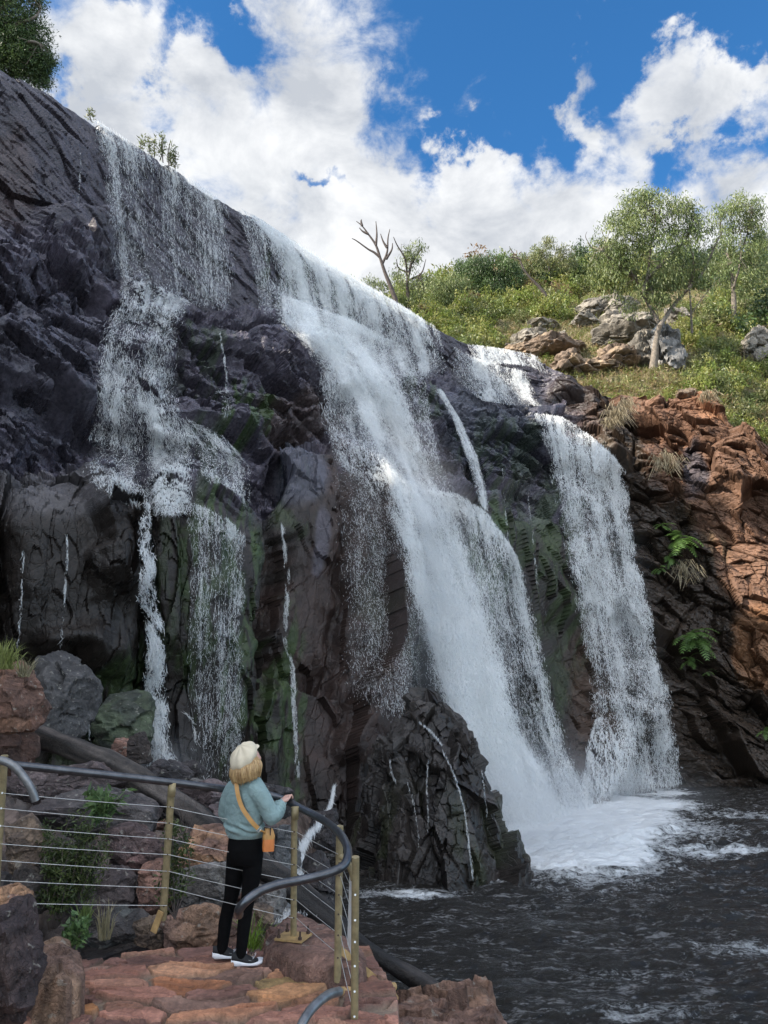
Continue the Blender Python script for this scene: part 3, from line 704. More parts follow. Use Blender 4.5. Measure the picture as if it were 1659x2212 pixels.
def rows_at(rows, s, tt):
    K = len(rows)
    rs = []
    for r in rows:
        r = np.array(r, dtype=float); d = np.concatenate([[0], np.cumsum(np.hypot(*np.diff(r, axis=0).T))]); d /= d[-1]
        rs.append((d, r))
    def at(j, s): return np.stack([np.interp(s, rs[j][0], rs[j][1][:, 0]), np.interp(s, rs[j][0], rs[j][1][:, 1])], -1)
    # cumulative height of the rows keeps t even down the fall
    mids = np.array([at(j, np.array([.5]))[0] for j in range(K)]); cum = np.concatenate([[0], np.cumsum(np.hypot(*np.diff(mids, axis=0).T))]); cum /= cum[-1]
    x = np.interp(tt, cum, np.arange(K)); j0 = np.clip(x.astype(int), 0, K - 2); f = x - j0
    out = np.zeros((len(s), 2))
    for j in range(K - 1):
        m = j0 == j
        if m.any(): out[m] = at(j, s[m]) * (1 - f[m])[:, None] + at(j + 1, s[m]) * f[m][:, None]
    return out
def place(u, v, off, follow=.35):
    p, n = face_at(u, v); ey, er = env_y(u, v)
    er = np.where(er > 900, p[:, 1], er); near = np.abs(ey - p[:, 1]) < 10
    ey = np.where(near, np.minimum(ey, p[:, 1]), p[:, 1]); er = np.where(near, np.minimum(er, p[:, 1]), p[:, 1])
    y = er * follow + ey * (1 - follow) - off * np.maximum(.55, -n[:, 1])
    return PY(u, v, np.maximum(y, 3))
def strands(pos, dirv, length, width):
    """one thin two-sided flake of water per point"""
    n = len(pos)
    r = rng.normal(size=(n, 3)); side = np.cross(dirv, r); side /= np.linalg.norm(side, axis=1, keepdims=True) + 1e-9
    a = dirv * (length / 2)[:, None]; w = side * (width / 2)[:, None]
    j = lambda: rng.uniform(.5, 1.2, (n, 1))
    vs = np.stack([pos - a + w * .3 * j(), pos - a * .1 + w * j() , pos + a, pos + a * .1 - w * j()], 1).reshape(-1, 3)
    return vs, np.arange(n * 4).reshape(n, 4)
ALLW = []
def fall(name, rows, dens, label, per=.16, off=.35, thick=.6, sheet=.5, strand=.35, size=.05, seed=0, follow=.35, lean=(0, 0), spread=0.0, kstreak=30, sheet_res=2.2, taper=True, bfade=0.0):
    size = size * .55; per = per * 2.3
    rr = [np.array(r, float) for r in rows]
    # area by sampling
    s = np.linspace(0, 1, 60); tt = np.linspace(0, 1, 80); S_, T_ = np.meshgrid(s, tt)
    g = rows_at(rows, S_.ravel(), T_.ravel()).reshape(80, 60, 2)
    a = g[1:, :-1] - g[:-1, :-1]; b_ = g[:-1, 1:] - g[:-1, :-1]; cell = np.abs(a[..., 0] * b_[..., 1] - a[..., 1] * b_[..., 0]); area = cell.sum()
    W = np.hypot(*(g[:, -1] - g[:, 0]).T).mean(); H = area / max(W, 1)
    def D(s, t_):
        sw = s + .35 * (fbm(np.stack([s * 4, t_ * 1.2, s * 0 + seed], -1), 2, seed + 400) - .5) / max(1, kstreak / 12)
        st = fbm(np.stack([sw * kstreak, t_ * H / 200, np.full(len(s), seed + .3)], -1), 4, seed + 200, .62)
        st2 = fbm(np.stack([sw * kstreak * .31, t_ * H / 300, np.full(len(s), seed + 7.3)], -1), 2, seed + 210)
        cl = fbm(np.stack([s * W / 20, t_ * H / 26, np.full(len(s), seed + 3.3)], -1), 3, seed + 300)
        nz = .5 * (fbm(np.stack([s * 3, t_ * H / 40, s * 0 + seed], -1), 3, seed + 500) - .5)
        edge = sstep(s + nz * .5, -.02, .16) * sstep(1 - s + nz * .5, -.02, .16) if taper else 1.0
        return np.clip(dens(s, t_), 0, 3) * (.18 + 1.15 * sstep(st * .65 + st2 * .35, .30, .70)) * (.55 + .9 * sstep(cl, .3, .7)) * edge * (1 - bfade * sstep(t_ + nz, .65, 1.0))
    N0 = int(area * per * 2.2)
    pc = cell.ravel() / cell.sum(); ci = rng.choice(len(pc), N0, p=pc)
    s1 = ((ci % 59) + rng.random(N0)) / 59; t1 = ((ci // 59) + rng.random(N0)) / 79
    keep = rng.random(N0) * 1.0 < D(s1, t1); s1, t1 = s1[keep], t1[keep]
    uv = rows_at(rows, s1, t1); uv2 = rows_at(rows, s1, np.minimum(t1 + .01, 1)); uv0 = rows_at(rows, s1, np.maximum(t1 - .01, 0))
    n = len(s1)
    if spread: uv = uv + rng.normal(size=(n, 2)) * spread * (.2 + t1[:, None])
    offs = off + rng.random(n) ** 1.5 * thick
    pos = place(uv[:, 0], uv[:, 1], offs, follow)
    d = place(uv2[:, 0], uv2[:, 1], offs, 0) - place(uv0[:, 0], uv0[:, 1], offs, 0)
    d += rng.normal(size=d.shape) * .25 * np.linalg.norm(d, axis=1, keepdims=True)
    d /= np.linalg.norm(d, axis=1, keepdims=True) + 1e-9
    isst = rng.random(n) < strand
    dist = pos[:, 1] / 30
    ln = np.where(isst, rng.uniform(.10, .38, n), rng.uniform(.025, .08, n)) * (.5 + .5 * dist)
    wd = np.where(isst, rng.uniform(.5, 1.0, n) * size, rng.uniform(.6, 1.4, n) * size) * (.4 + .6 * dist)
    vs, fs = strands(pos, d, ln, wd)
    root = mesh_np(name, vs, fs, M_DROP, smooth=False)
    props(root, label=label, kind='structure')
    if sheet > 0:
        ns = int(max(8, min(260, W / sheet_res))); ntt = int(max(8, min(520, H / sheet_res)))
        S_, T_ = np.meshgrid(np.linspace(0, 1, ns), np.linspace(0, 1, ntt)); sf, tf = S_.ravel(), T_.ravel()
        uv = rows_at(rows, sf, tf)
        wobo = (fbm(np.stack([sf * kstreak * .7, tf * H / 200, sf * 0], -1), 3, seed + 5) - .5)
        pos = place(uv[:, 0], uv[:, 1], np.full(len(sf), off * .8) + wobo * thick * .8, follow)
        edge = sstep(sf, 0, .08) * sstep(1 - sf, 0, .08) * sstep(1 - tf, 0, .06) * sstep(tf, -.02, .02)
        al = D(sf, tf) * sheet * .75 * edge
        mesh_np('water_film', pos, grid_faces(ntt, ns), M_SHEET, parent=root, extra={'alpha': np.clip(al, 0, 1)})
    ALLW.append((name, n))
    return root
def bell(s, c, w): return np.exp(-((s - c) / w) ** 2)

# --- upper left veil
fall('waterfall', [[(188, 246), (300, 318), (400, 378), (492, 442)], [(200, 275), (300, 345), (405, 410), (500, 470)], [(222, 400), (310, 470), (410, 530), (508, 560)], [(240, 590), (330, 625), (420, 660), (508, 676)]],
     lambda s, t: .13 + .75 * bell(s, .1, .09) * (1 - .45 * t) + .55 * bell(s, .28, .06) * (1 - .6 * t) + .75 * bell(s, .84, .12) * (1 - .3 * t) + .42 * bell(s, .55, .06) * (1 - .3 * t) + .8 * bell(t, 0.03, .10),
     'thin veil of water dripping down the smooth dark upper wall', per=.11, sheet=.40, off=.1, thick=.35, seed=1, kstreak=60, strand=.5)
# --- drips at the corner and main upper curtain
fall('waterfall', [[(512, 452), (540, 470), (575, 492)], [(530, 510), (556, 530), (582, 560)], [(552, 600), (572, 610), (590, 640)], [(560, 672), (575, 680), (592, 690)]],
     lambda s, t: .25 + .5 * s, 'drips on the rock corner beside the dense upper curtain', per=.13, sheet=.3, off=.1, thick=.3, seed=2, kstreak=14)
fall('waterfall', [[(498, 438), (560, 472), (650, 530), (750, 590), (862, 656), (948, 710)], [(545, 492), (605, 530), (690, 590), (780, 645), (880, 700), (955, 740)], [(580, 600), (650, 640), (740, 700), (830, 745), (905, 770), (962, 785)], [(600, 690), (660, 735), (730, 800), (840, 825), (905, 815), (965, 822)]],
     lambda s, t: .85 + 1.1 * bell(t, .05, .15) - .55 * bell(s, .70, .05) * sstep(t, .1, .3) - .5 * bell(s, .50, .035) * sstep(t, .15, .3) - .45 * bell(s, .82, .03) - .45 * bell(s, .93, .03) + .6 * bell(s, .3, .2) * t,
     'dense white curtain pouring over the highest part of the brink', per=.24, sheet=.95, off=.4, thick=1.3, seed=3, spread=3, kstreak=26, size=.06)
# --- the main stream
fall('waterfall', [[(570, 620), (660, 655), (760, 690), (860, 745)], [(610, 700), (700, 730), (770, 755), (860, 800)], [(670, 780), (740, 780), (810, 800), (890, 850)], [(730, 850), (800, 870), (860, 890), (915, 940)], [(790, 960), (840, 980), (890, 1000), (935, 1040)], [(835, 1080), (880, 1100), (930, 1110), (985, 1130)],
                  [(868, 1200), (920, 1230), (970, 1240), (1040, 1270)], [(900, 1350), (955, 1370), (1010, 1380), (1080, 1420)], [(945, 1510), (1000, 1520), (1060, 1530), (1130, 1570)], [(1010, 1660), (1060, 1670), (1130, 1690), (1200, 1720)], [(1085, 1800), (1120, 1810), (1180, 1815), (1280, 1810)], [(1105, 1862), (1140, 1866), (1190, 1866), (1300, 1850)]],
     lambda s, t: .55 + 1.5 * bell(s, .42, .26), 'main white stream plunging diagonally down the middle into the pool', per=.36, sheet=.85, off=.9, thick=2.2, seed=4, spread=9, kstreak=9, size=.05, strand=.2, follow=.1)
fall('waterfall', [[(690, 800), (740, 805), (800, 860)], [(690, 870), (745, 880), (820, 930)], [(700, 950), (760, 960), (840, 1010)], [(735, 1010), (800, 1040), (860, 1100)]],
     lambda s, t: .75 - .25 * t + .6 * bell(t, 0, .12), 'speckled veil spilling off the bulge left of the main stream', per=.2, sheet=.5, off=.4, thick=1.0, seed=5, spread=4)
fall('waterfall', [[(700, 985), (760, 1000), (820, 1060), (862, 1120)], [(710, 1010), (770, 1040), (830, 1110), (872, 1180)], [(730, 1150), (790, 1170), (845, 1230), (890, 1300)], [(740, 1400), (800, 1400), (860, 1450), (925, 1480)], [(750, 1500), (810, 1520), (880, 1560), (960, 1580)]],
     lambda s, t: .20 + 1.5 * bell(t, .03, .035) * sstep(s, .1, .5) + .35 * s, 'thin spray falling across the reddish buttress left of the main stream', per=.12, sheet=.22, off=.5, thick=1.5, seed=6, spread=8, strand=.1, size=.035)
# --- right hand fan of the main stream
fall('waterfall', [[(925, 1058), (985, 1066), (1050, 1105), (1105, 1180), (1135, 1240)], [(940, 1090), (1000, 1105), (1060, 1150), (1110, 1220), (1145, 1290)], [(985, 1250), (1040, 1270), (1090, 1300), (1130, 1350), (1170, 1390)], [(1040, 1450), (1090, 1450), (1130, 1460), (1165, 1480), (1195, 1500)], [(1090, 1600), (1130, 1600), (1170, 1610), (1210, 1620), (1235, 1640)], [(1150, 1800), (1190, 1790), (1225, 1780), (1260, 1760), (1290, 1750)]],
     lambda s, t: .48 + 1.3 * bell(t, .02, .05) + .65 * bell(s, .85, .1) * (1 - t) + .55 * sstep(t, .6, 1) - .22 * bell(s, .5, .15) * bell(t, .45, .2), 'fan of white water arching off the right side of the main stream', per=.22, sheet=.45, off=.6, thick=1.3, seed=7, spread=5, size=.055, strand=.3)
fall('waterfall', [[(860, 800), (910, 800), (925, 840)], [(880, 850), (925, 860), (935, 930)], [(900, 920), (930, 930), (950, 1010)], [(925, 1040), (950, 1040), (985, 1080)]],
     lambda s, t: .42, 'light spray on the mossy rock beside the main stream', per=.16, sheet=.3, off=.3, thick=.8, seed=8, spread=5)
fall('waterfall', [[(940, 842), (952, 840), (960, 848)], [(975, 900), (990, 905), (1000, 915)], [(1000, 970), (1020, 975), (1032, 985)], [(1022, 1040), (1040, 1045), (1052, 1055)], [(1035, 1095), (1048, 1100), (1058, 1105)]],
     lambda s, t: 1.1 * bell(s, .5, .4), 'narrow white chute slanting down the dark rock right of the main stream', per=.35, sheet=.9, off=.25, thick=.4, seed=9, kstreak=4)
# --- upper right cascade
fall('waterfall', [[(1008, 742), (1080, 752), (1150, 765), (1178, 782)], [(1030, 790), (1090, 785), (1140, 790), (1185, 808)]],
     lambda s, t: 1.0, 'white lip of water where the river reaches the brink at the right', per=.3, sheet=.9, off=.2, thick=.4, seed=10, kstreak=14)
fall('waterfall', [[(960, 738), (1020, 770), (1080, 790), (1150, 806)], [(965, 775), (1025, 800), (1085, 820), (1150, 830)], [(975, 815), (1035, 835), (1090, 850), (1160, 860)], [(985, 822), (1040, 865), (1100, 875), (1190, 878)]],
     lambda s, t: .18 + .6 * bell(s, .42, .12) + .9 * bell(s, .82, .13) + .3 * bell(s, .6, .1), 'stepped cascade under the brink at the upper right', per=.26, sheet=.6, off=.2, thick=.4, seed=11, kstreak=22)
# --- right fall
fall('waterfall', [[(1153, 892), (1215, 900), (1275, 940), (1325, 985), (1352, 1018)], [(1165, 930), (1225, 945), (1285, 985), (1335, 1025), (1356, 1040)], [(1190, 1040), (1235, 1050), (1280, 1070), (1330, 1090), (1362, 1110)], [(1215, 1180), (1255, 1185), (1300, 1190), (1345, 1200), (1382, 1215)], [(1250, 1340), (1285, 1345), (1330, 1350), (1375, 1360), (1415, 1365)], [(1275, 1500), (1315, 1500), (1360, 1500), (1400, 1500), (1448, 1495)], [(1290, 1640), (1340, 1640), (1380, 1640), (1420, 1640), (1468, 1630)], [(1285, 1720), (1340, 1722), (1390, 1712), (1430, 1705), (1474, 1695)]],
     lambda s, t: .50 + 1.4 * bell(t, .03, .10) + .38 * bell(s, .85, .14) + .35 * bell(s, .35, .15) - .2 * bell(s, .15, .1) * sstep(t, .3, .6) - .1 * sstep(t, .5, .9), 'tall right hand fall fanning out from a notch in the cliff', per=.24, sheet=.42, off=.5, thick=1.0, seed=12, spread=3, kstreak=24, size=.06)
fall('waterfall', [[(1285, 1555), (1300, 1545), (1315, 1560)], [(1262, 1610), (1300, 1592), (1345, 1620)], [(1255, 1680), (1300, 1660), (1365, 1700)], [(1240, 1740), (1300, 1745), (1380, 1720)]],
     lambda s, t: .6 + .7 * np.abs(s - .5) * 1.2, 'water spreading over a knob of rock at the foot of the right fall', per=.24, sheet=.6, off=.5, thick=.5, seed=13, follow=.8)
# --- left cascade
fall('waterfall', [[(256, 588), (300, 604), (350, 622), (418, 655)], [(250, 640), (300, 660), (350, 665), (410, 672)], [(215, 730), (280, 740), (340, 740), (395, 740)], [(205, 830), (260, 830), (320, 850), (395, 860)], [(195, 930), (260, 930), (330, 930), (430, 920)], [(180, 1010), (250, 1020), (330, 1030), (440, 1020)], [(190, 1050), (260, 1075), (330, 1110), (430, 1112)]],
     lambda s, t: .27 + 1.1 * bell(t, .06, .08) * (1 - .5 * bell(s, .5, .1)) + .5 * bell(s, .2, .12) * bell(t, .45, .2) + .45 * bell(s, .66, .08) + .55 * bell(s, .3 + .5 * t, .10) * sstep(t, .3, .5) - .22 * bell(s, .5, .14) * bell(t, .35, .15) + .3 * bell(t, .93, .05), 'left cascade splashing down the broken rock steps', per=.22, sheet=.62, off=.3, thick=.6, seed=14, spread=3, kstreak=15, follow=.8)
fall('waterfall', [[(385, 905), (400, 900), (420, 910)], [(405, 940), (430, 945), (480, 935)], [(430, 1000), (460, 1000), (545, 1010)], [(440, 1040), (480, 1045), (545, 1090)]],
     lambda s, t: .45, 'splashes hopping down small ledges right of the left cascade', per=.2, sheet=.4, off=.25, thick=.4, seed=15, follow=.6)
fall('waterfall', [[(300, 1085), (312, 1082), (324, 1085)], [(298, 1170), (314, 1172), (330, 1175)], [(302, 1230), (318, 1235), (336, 1240)], [(300, 1300), (318, 1305), (340, 1310)], [(322, 1380), (338, 1385), (356, 1390)], [(316, 1440), (332, 1445), (352, 1450)], [(318, 1540), (336, 1545), (358, 1550)], [(322, 1620), (345, 1630), (368, 1640)], [(300, 1668), (345, 1672), (395, 1668)]],
     lambda s, t: 1.15 * bell(s, .5 + .16 * np.sin(t * 34) + .1 * np.sin(t * 61), .34) * (.35 + 1.2 * sstep(fbm(np.stack([s * 3, t * 30, s * 0], -1), 4, 9), .44, .56)), 'thick twisting rope of white water at the lower left', per=.20, sheet=.30, off=.5, thick=.7, seed=16, kstreak=3, taper=False, size=.085, follow=.2, spread=5.0)
fall('waterfall', [[(396, 1078), (440, 1095), (490, 1118), (530, 1160)], [(405, 1150), (445, 1180), (495, 1200), (535, 1230)], [(400, 1350), (440, 1350), (490, 1350), (530, 1360)], [(400, 1500), (440, 1500), (490, 1500), (535, 1500)], [(410, 1720), (450, 1720), (490, 1720), (530, 1720)]],
     lambda s, t: (.10 + .85 * bell(t, .03, .05) * sstep(s, .0, .5) + .4 * bell(s, .75 + .1 * np.sin(t * 9), .12) * (1 - .5 * t) + .5 * bell(s, .6, .18) * bell(t, .75, .09) + .25 * bell(s, .3, .08)) * (1 - .5 * sstep(t, .3, .7) * bell(s, .1, .3)), 'veil of fine drips over the mossy lower wall', per=.17, sheet=.3, off=.25, thick=.5, seed=17, kstreak=44, strand=.3, bfade=.7, size=.036)
def rivulet(pts, w, label, d=1.0, seed=0, per=.3, sh=.6):
    p = np.array(pts, float); rows = []; w = w * .6; sh = sh * .6
    for i in range(len(p)): rows.append([(p[i, 0] - w / 2, p[i, 1]), (p[i, 0], p[i, 1] + 1), (p[i, 0] + w / 2, p[i, 1])])
    fall('rivulet', rows, lambda s, t: 1.3 * d * bell(s, .5 + .2 * np.sin(t * 17 + seed), .4) * sstep(fbm(np.stack([s * 2, t * len(pts) * 5, s * 0 + seed], -1), 3, seed + 3), .35, .6), label, per=per, sheet=sh * .5, taper=False, bfade=.6, off=.12, thick=.2, seed=seed, kstreak=3, follow=.8, size=.04, sheet_res=1.2)
rivulet([(474, 718), (482, 760), (488, 800), (490, 845)], 9, 'single thin thread of water above the mossy patch', 1.3, 20)
rivulet([(470, 850), (490, 842), (492, 870), (488, 900)], 40, 'small fan of splashes on top of the mossy patch', .6, 21, .2, .2)
rivulet([(518, 1005), (524, 1040), (530, 1100)], 14, 'short trickle on the ledge right of the left cascade', .8, 22)
rivulet([(612, 1128), (618, 1200), (622, 1280), (615, 1380), (630, 1440), (638, 1560), (642, 1680)], 20, 'long thin trickle down the mossy groove beside the buttress', .75, 23, .2, .35)
rivulet([(146, 1160), (142, 1250), (136, 1340), (132, 1400)], 9, 'faint trickle over the dark columns at far left', .55, 24)
rivulet([(50, 1190), (44, 1300), (38, 1400)], 12, 'faintest trickle at the left edge of the cliff', .35, 25)
rivulet([(188, 1480), (190, 1540), (194, 1600)], 6, 'short drip right of the dark grey boulder', .9, 26)
rivulet([(1085, 1010), (1092, 1100), (1100, 1190)], 7, 'thread of water on the ribbed dark rock', .4, 27)
rivulet([(1140, 1060), (1150, 1150), (1160, 1260), (1180, 1330)], 7, 'thread of water in the dark cleft between the two falls', .45, 28)
rivulet([(175, 330), (172, 400), (168, 450)], 6, 'faint drip at the left end of the veil', .5, 29)
rivulet([(400, 1540), (418, 1560), (424, 1620)], 10, 'small drip off a low hump behind the log', .6, 30)
# ================================================================== HILLSIDE beyond the brink
H = [None] * 5
H[0] = [(560, 720, 66), (860, 720, 58), (940, 745, 56), (1010, 780, 55), (1150, 800, 53), (1200, 830, 50.5), (1310, 880, 48.2), (1440, 905, 46), (1540, 885, 44.6), (1575, 950, 44), (1659, 1000, 43), (2400, 1050, 39)]
H[1] = [(560, 690, 75), (860, 690, 66), (960, 700, 64), (1050, 745, 60), (1150, 752, 57), (1200, 790, 53.5), (1310, 830, 50.2), (1440, 830, 49), (1560, 820, 48.5), (1659, 890, 47), (2400, 900, 44)]
H[2] = [(560, 675, 84), (860, 675, 76), (960, 655, 74), (1050, 670, 70), (1150, 680, 66), (1300, 720, 58), (1440, 720, 56), (1560, 700, 57), (1659, 740, 57), (2400, 720, 54)]
H[3] = [(560, 668, 96), (860, 664, 92), (950, 630, 88), (1050, 605, 86), (1150, 592, 84), (1300, 585, 80), (1440, 575, 78), (1659, 560, 80), (2400, 520, 80)]
HU = np.arange(560, 2400, 6.0)
HV = np.zeros((4, len(HU))); HY = np.zeros((4, len(HU)))
for j in range(4):
    a = np.array(H[j]); HV[j] = smooth1(np.interp(HU, a[:, 0], a[:, 1]), 3); HY[j] = smooth1(np.interp(HU, a[:, 0], a[:, 2]), 3)
ht = np.linspace(0, 3, 120); jj = np.minimum(ht.astype(int), 2); ff_ = (ht - jj)[:, None]
hv = HV[jj] * (1 - ff_) + HV[jj + 1] * ff_; hy = HY[jj] * (1 - ff_) + HY[jj + 1] * ff_
hu = np.repeat(HU[None], 120, 0); hp = PY(hu.ravel(), hv.ravel(), hy.ravel()).reshape(120, -1, 3)
t_, e_, i_ = facets(hp.reshape(-1, 3) * .4, 61); hd = (.6 * (t_ + i_ - .5) + 1.2 * (fbm(hp.reshape(-1, 3) * .3, 4, 62) - .5)).reshape(120, -1)
hp[..., 2] += hd * sstep(np.repeat(ht[:, None], len(HU), 1), 0, .4)
bk = [hp[-1] + np.array([0, d, dz]) for d, dz in ((15, -1), (60, -12), (400, -60))]
bk0 = [hp[0] + np.array([0, -1.0, -8])]
allh = np.concatenate([np.array(bk0), hp, np.array(bk)], 0); nh = allh.shape[0]
q = allh.reshape(-1, 3); kk = sstep(fbm(q * .35, 4, 66), .46, .66)[:, None]
hc = np.array([.17, .135, .07]) * (1 - kk) + np.array([.10, .105, .035]) * kk
M_HILL = rock_mat('hill_earth', .8, 4, 0.15, .8, .95, wet=False)
hill = mesh_np('hillside', q, grid_faces(nh, len(HU)), M_HILL, cols=hc, smooth=False); props(hill, kind='structure')
def hill_at(u, v):
    x = np.clip((u - HU[0]) / 6, 0, len(HU) - 1.01); i = int(x); f = x - i
    vv = hv[:, i] * (1 - f) + hv[:, i + 1] * f
    k = np.interp(-v, -vv, np.arange(120)); j = min(int(k), 118); g_ = k - j
    return (hp[j, i] * (1 - g_) + hp[j + 1, i] * g_) * (1 - f) + hp[min(j + 1, 119), i + 1] * f
# plateau vegetation band is built from shrubs: prototypes, then copies
M_LEAF = leaf_mat('leaves'); M_BARK = simple_mat('bark', (.20, .165, .13), .85, 0, 6, .45, 12, .02); M_BARKD = simple_mat('dark_bark', (.09, .07, .06), .85, 0, 6, .4)
PAL = {'bright': [(.21, .25, .05), (.16, .21, .04), (.26, .26, .07)], 'olive': [(.16, .18, .06), (.13, .165, .05), (.20, .20, .08)],
       'rust': [(.20, .12, .06), (.24, .15, .07), (.15, .13, .05)], 'dark': [(.075, .125, .035), (.095, .145, .045), (.055, .09, .03)], 'dry': [(.30, .25, .13), (.24, .20, .10), (.20, .20, .08)],
       'gum': [(.17, .21, .07), (.21, .24, .085), (.13, .17, .055)]}
PROTO = {}
def shrub_proto(kind, var):
    rg = np.random.default_rng(hash((len(kind), ord(kind[0]), var)) % 9999 if False else len(kind) * 31 + ord(kind[0]) * 7 + var)
    n = 34; d = rg.normal(size=(n, 3)); d[:, 2] = np.abs(d[:, 2]) * 1.0; d /= np.linalg.norm(d, axis=1, keepdims=True)
    c = d * np.array([.85, .85, 1.15 if var % 2 else .8]) * rg.uniform(.3, 1.0, (n, 1)); c[:, 2] += .1
    root = empty('shrub', (0, 0, 0), None, 'shrub')
    v, cc = leaves(c, 46, rg.uniform(.22, .42, n), .17, .055, PAL[kind], rg, .15 if kind != 'gum' else .7)
    mb = MB(); mb.quadcloud(v, cc); mb.build('foliage', M_LEAF, root, False, True)
    mb = MB()
    for i in range(12): mb.tube([(0, 0, -.4), c[i] * .5, c[i] * .95], [.03, .02, .006], 4)
    mb.build('stem', M_BARK, root)
    return root
used = {}
def shrub(kind, u, v, wpx, label, var=None, sc=1.0, dy=0):
    p = hill_at(u, v) - np.array([0, 0, .15]); var = random.randrange(2) if var is None else var
    s = wpx / F * float(p[1] * CT + p[2] * ST) / 2.1
    key = (kind, var)
    if key not in PROTO:
        PROTO[key] = shrub_proto(kind, var); o = PROTO[key]; o.location = V(p); o.scale = (s, s, s); o['label'] = label; o['group'] = 'shrubs on the hillside'; o.rotation_euler[2] = random.random() * 6
        return o
    return copy_thing(PROTO[key], p, random.random() * 6.28, s, label, 'shrubs on the hillside')
random.seed(4)
LAB = {'bright': 'bright yellow-green shrub', 'olive': 'dull olive shrub', 'rust': 'reddish brown dying shrub', 'dark': 'dark green shrub', 'dry': 'dry straw tussock'}
def where_(u, v):
    a = ['above the white lip of the river', 'left of the layered grey rock', 'above the layered grey rock', 'left of the big gum', 'around the foot of the big gum', 'right of the tall grey block', 'above the orange cliff', 'at the right edge'][int(np.clip(np.searchsorted([940, 1060, 1160, 1260, 1380, 1480, 1590], u), 0, 7))]
    return a + ', ' + ('up by the skyline' if v < 630 else 'high on the slope' if v < 700 else 'halfway up' if v < 780 else 'low on the slope')
NSH = 0
for row in range(22):
    for cidx in range(34):
        u = 880 + cidx * 25 + random.uniform(-11, 11); 
        x = (u - HU[0]) / 6; i = int(np.clip(x, 0, len(HU) - 2)); v0, v1 = hv[6, i], hv[-1, i]
        v = v0 - (row + random.random()) / 22 * (v0 - v1) * 1.0
        # bare rocks and grass in the middle of the slope
        rocky = (1060 < u < 1480 and v > 640 + (u < 1250) * 60 and v < 905)
        if random.random() < (.70 if rocky else .36): continue
        if u < 1000 and random.random() < .3: continue
        f = random.random(); kind = 'bright'
        if v < 640 and u > 1150: kind = 'dark' if f < .35 else ('olive' if f < .7 else 'bright')
        elif u > 1480: kind = 'olive' if f < .35 else ('dry' if f < .45 else 'bright')
        elif 1080 < u < 1260 and v < 660: kind = 'rust' if f < .35 else ('bright' if f < .8 else 'olive')
        elif rocky: kind = 'dry' if f < .6 else 'bright'
        else: kind = 'bright' if f < .72 else ('olive' if f < .94 else 'rust')
        w_ = random.uniform(26, 52) * (.6 if rocky else 1.0) * (1.25 if v < 640 else 1)
        if kind == 'dry': w_ *= .6
        w_ *= 1.6 * (1.3 if u < 1130 else 1.0); shrub(kind, u, v, w_, ('large ' if w_ > 66 else 'small ' if w_ < 45 and kind != 'dry' else '') + LAB[kind] + ' ' + where_(u, v)); NSH += 1
print('shrubs', NSH)
# low scrub and grass between the shrubs
rg = np.random.default_rng(77); nU = 22000
uu = rg.uniform(860, 1720, nU); ii = np.clip((uu - HU[0]) / 6, 0, len(HU) - 2).astype(int); kk2 = (4 + rg.random(nU) ** .8 * 115).astype(int); pg = hp[kk2, ii] + rg.normal(size=(nU, 3)) * np.array([.25, .25, .05])
vg, cg = leaves(pg, 7, .28, .34, .05, [(.19, .22, .05), (.26, .22, .10), (.15, .18, .045), (.30, .24, .12), (.22, .20, .07), (.24, .16, .08)], rg, -.55)
mb = MB(); mb.quadcloud(vg, cg); o = mb.build('undergrowth', M_LEAF, None, False, True); props(o, 'low grass and scrub covering the slope', kind='stuff')
# named rocks of the slope
GREY = [(.25, .22, .18), (.16, .14, .115)]; TAN = [(.28, .20, .13), (.17, .12, .085)]
HR = [(1150, 735, 95, 40, GREY, 'flat layered grey rock at the left end of the hillside outcrop'), (1175, 700, 60, 26, GREY, 'small grey slab above the layered rock on the slope'),
      (1200, 752, 110, 55, TAN, 'tan layered rock sloping beside the brush at the centre of the outcrop'), (1245, 785, 90, 60, TAN, 'brown broken ledge just above the dark brink rock'),
      (1300, 660, 70, 50, GREY, 'pale grey rock half way up the slope left of the big gum tree'), (1270, 688, 50, 36, GREY, 'small grey rock in the grass left of the gum tree'),
      (1345, 660, 60, 55, GREY, 'upright pale rock under the crown of the big gum tree'), (1375, 700, 110, 70, GREY, 'broad grey block behind the trunk of the big gum tree'),
      (1350, 725, 100, 46, GREY, 'wedge of split grey rock left of the gum trunk'), (1445, 745, 62, 125, [(.25, .24, .23), (.17, .16, .15)], 'tall squared grey block right of the gum trunk'),
      (1395, 745, 50, 90, GREY, 'pale cracked block touching the gum trunk on its left'), (1472, 688, 44, 52, GREY, 'grey block on top of the tall squared one'),
      (1645, 742, 60, 90, GREY, 'grey rock at the right edge of the photo'), (1210, 725, 40, 20, GREY, 'small pale rock on the dry grass'), (1130, 752, 60, 24, TAN, 'low tan ledge beside the river above the brink'),
      (1290, 790, 90, 40, TAN, 'brown ledge under the dry grass right of centre'), (1340, 775, 80, 44, TAN, 'shadowed brown ledge left below the gum tree')]
for k, (u, v, w, h, c, lab) in enumerate(HR):
    p = hill_at(u, v + h * .3); zc = float(p[1] * CT + p[2] * ST) - 1.2
    rock_px(u, v, w * 1.35, h * 1.15, zc, 300 + k, c, lab, mat=M_STONE_FAR, wet=0.0, name='hill_rock', cat='rock', sub=5, grp='rocks on the hillside', rot=random.random(), rough=1.8)
p = CL[5, int(np.argmin(np.abs(US - 1485)))]
rock_px(1488, 846, 52, 22, float(p[1] * CT + p[2] * ST) - .3, 350, TAN, 'flat pale stone lying on top of the orange cliff', mat=M_STONE_FAR, wet=0.0, name='cliff_top_stone', cat='rock', sub=4)

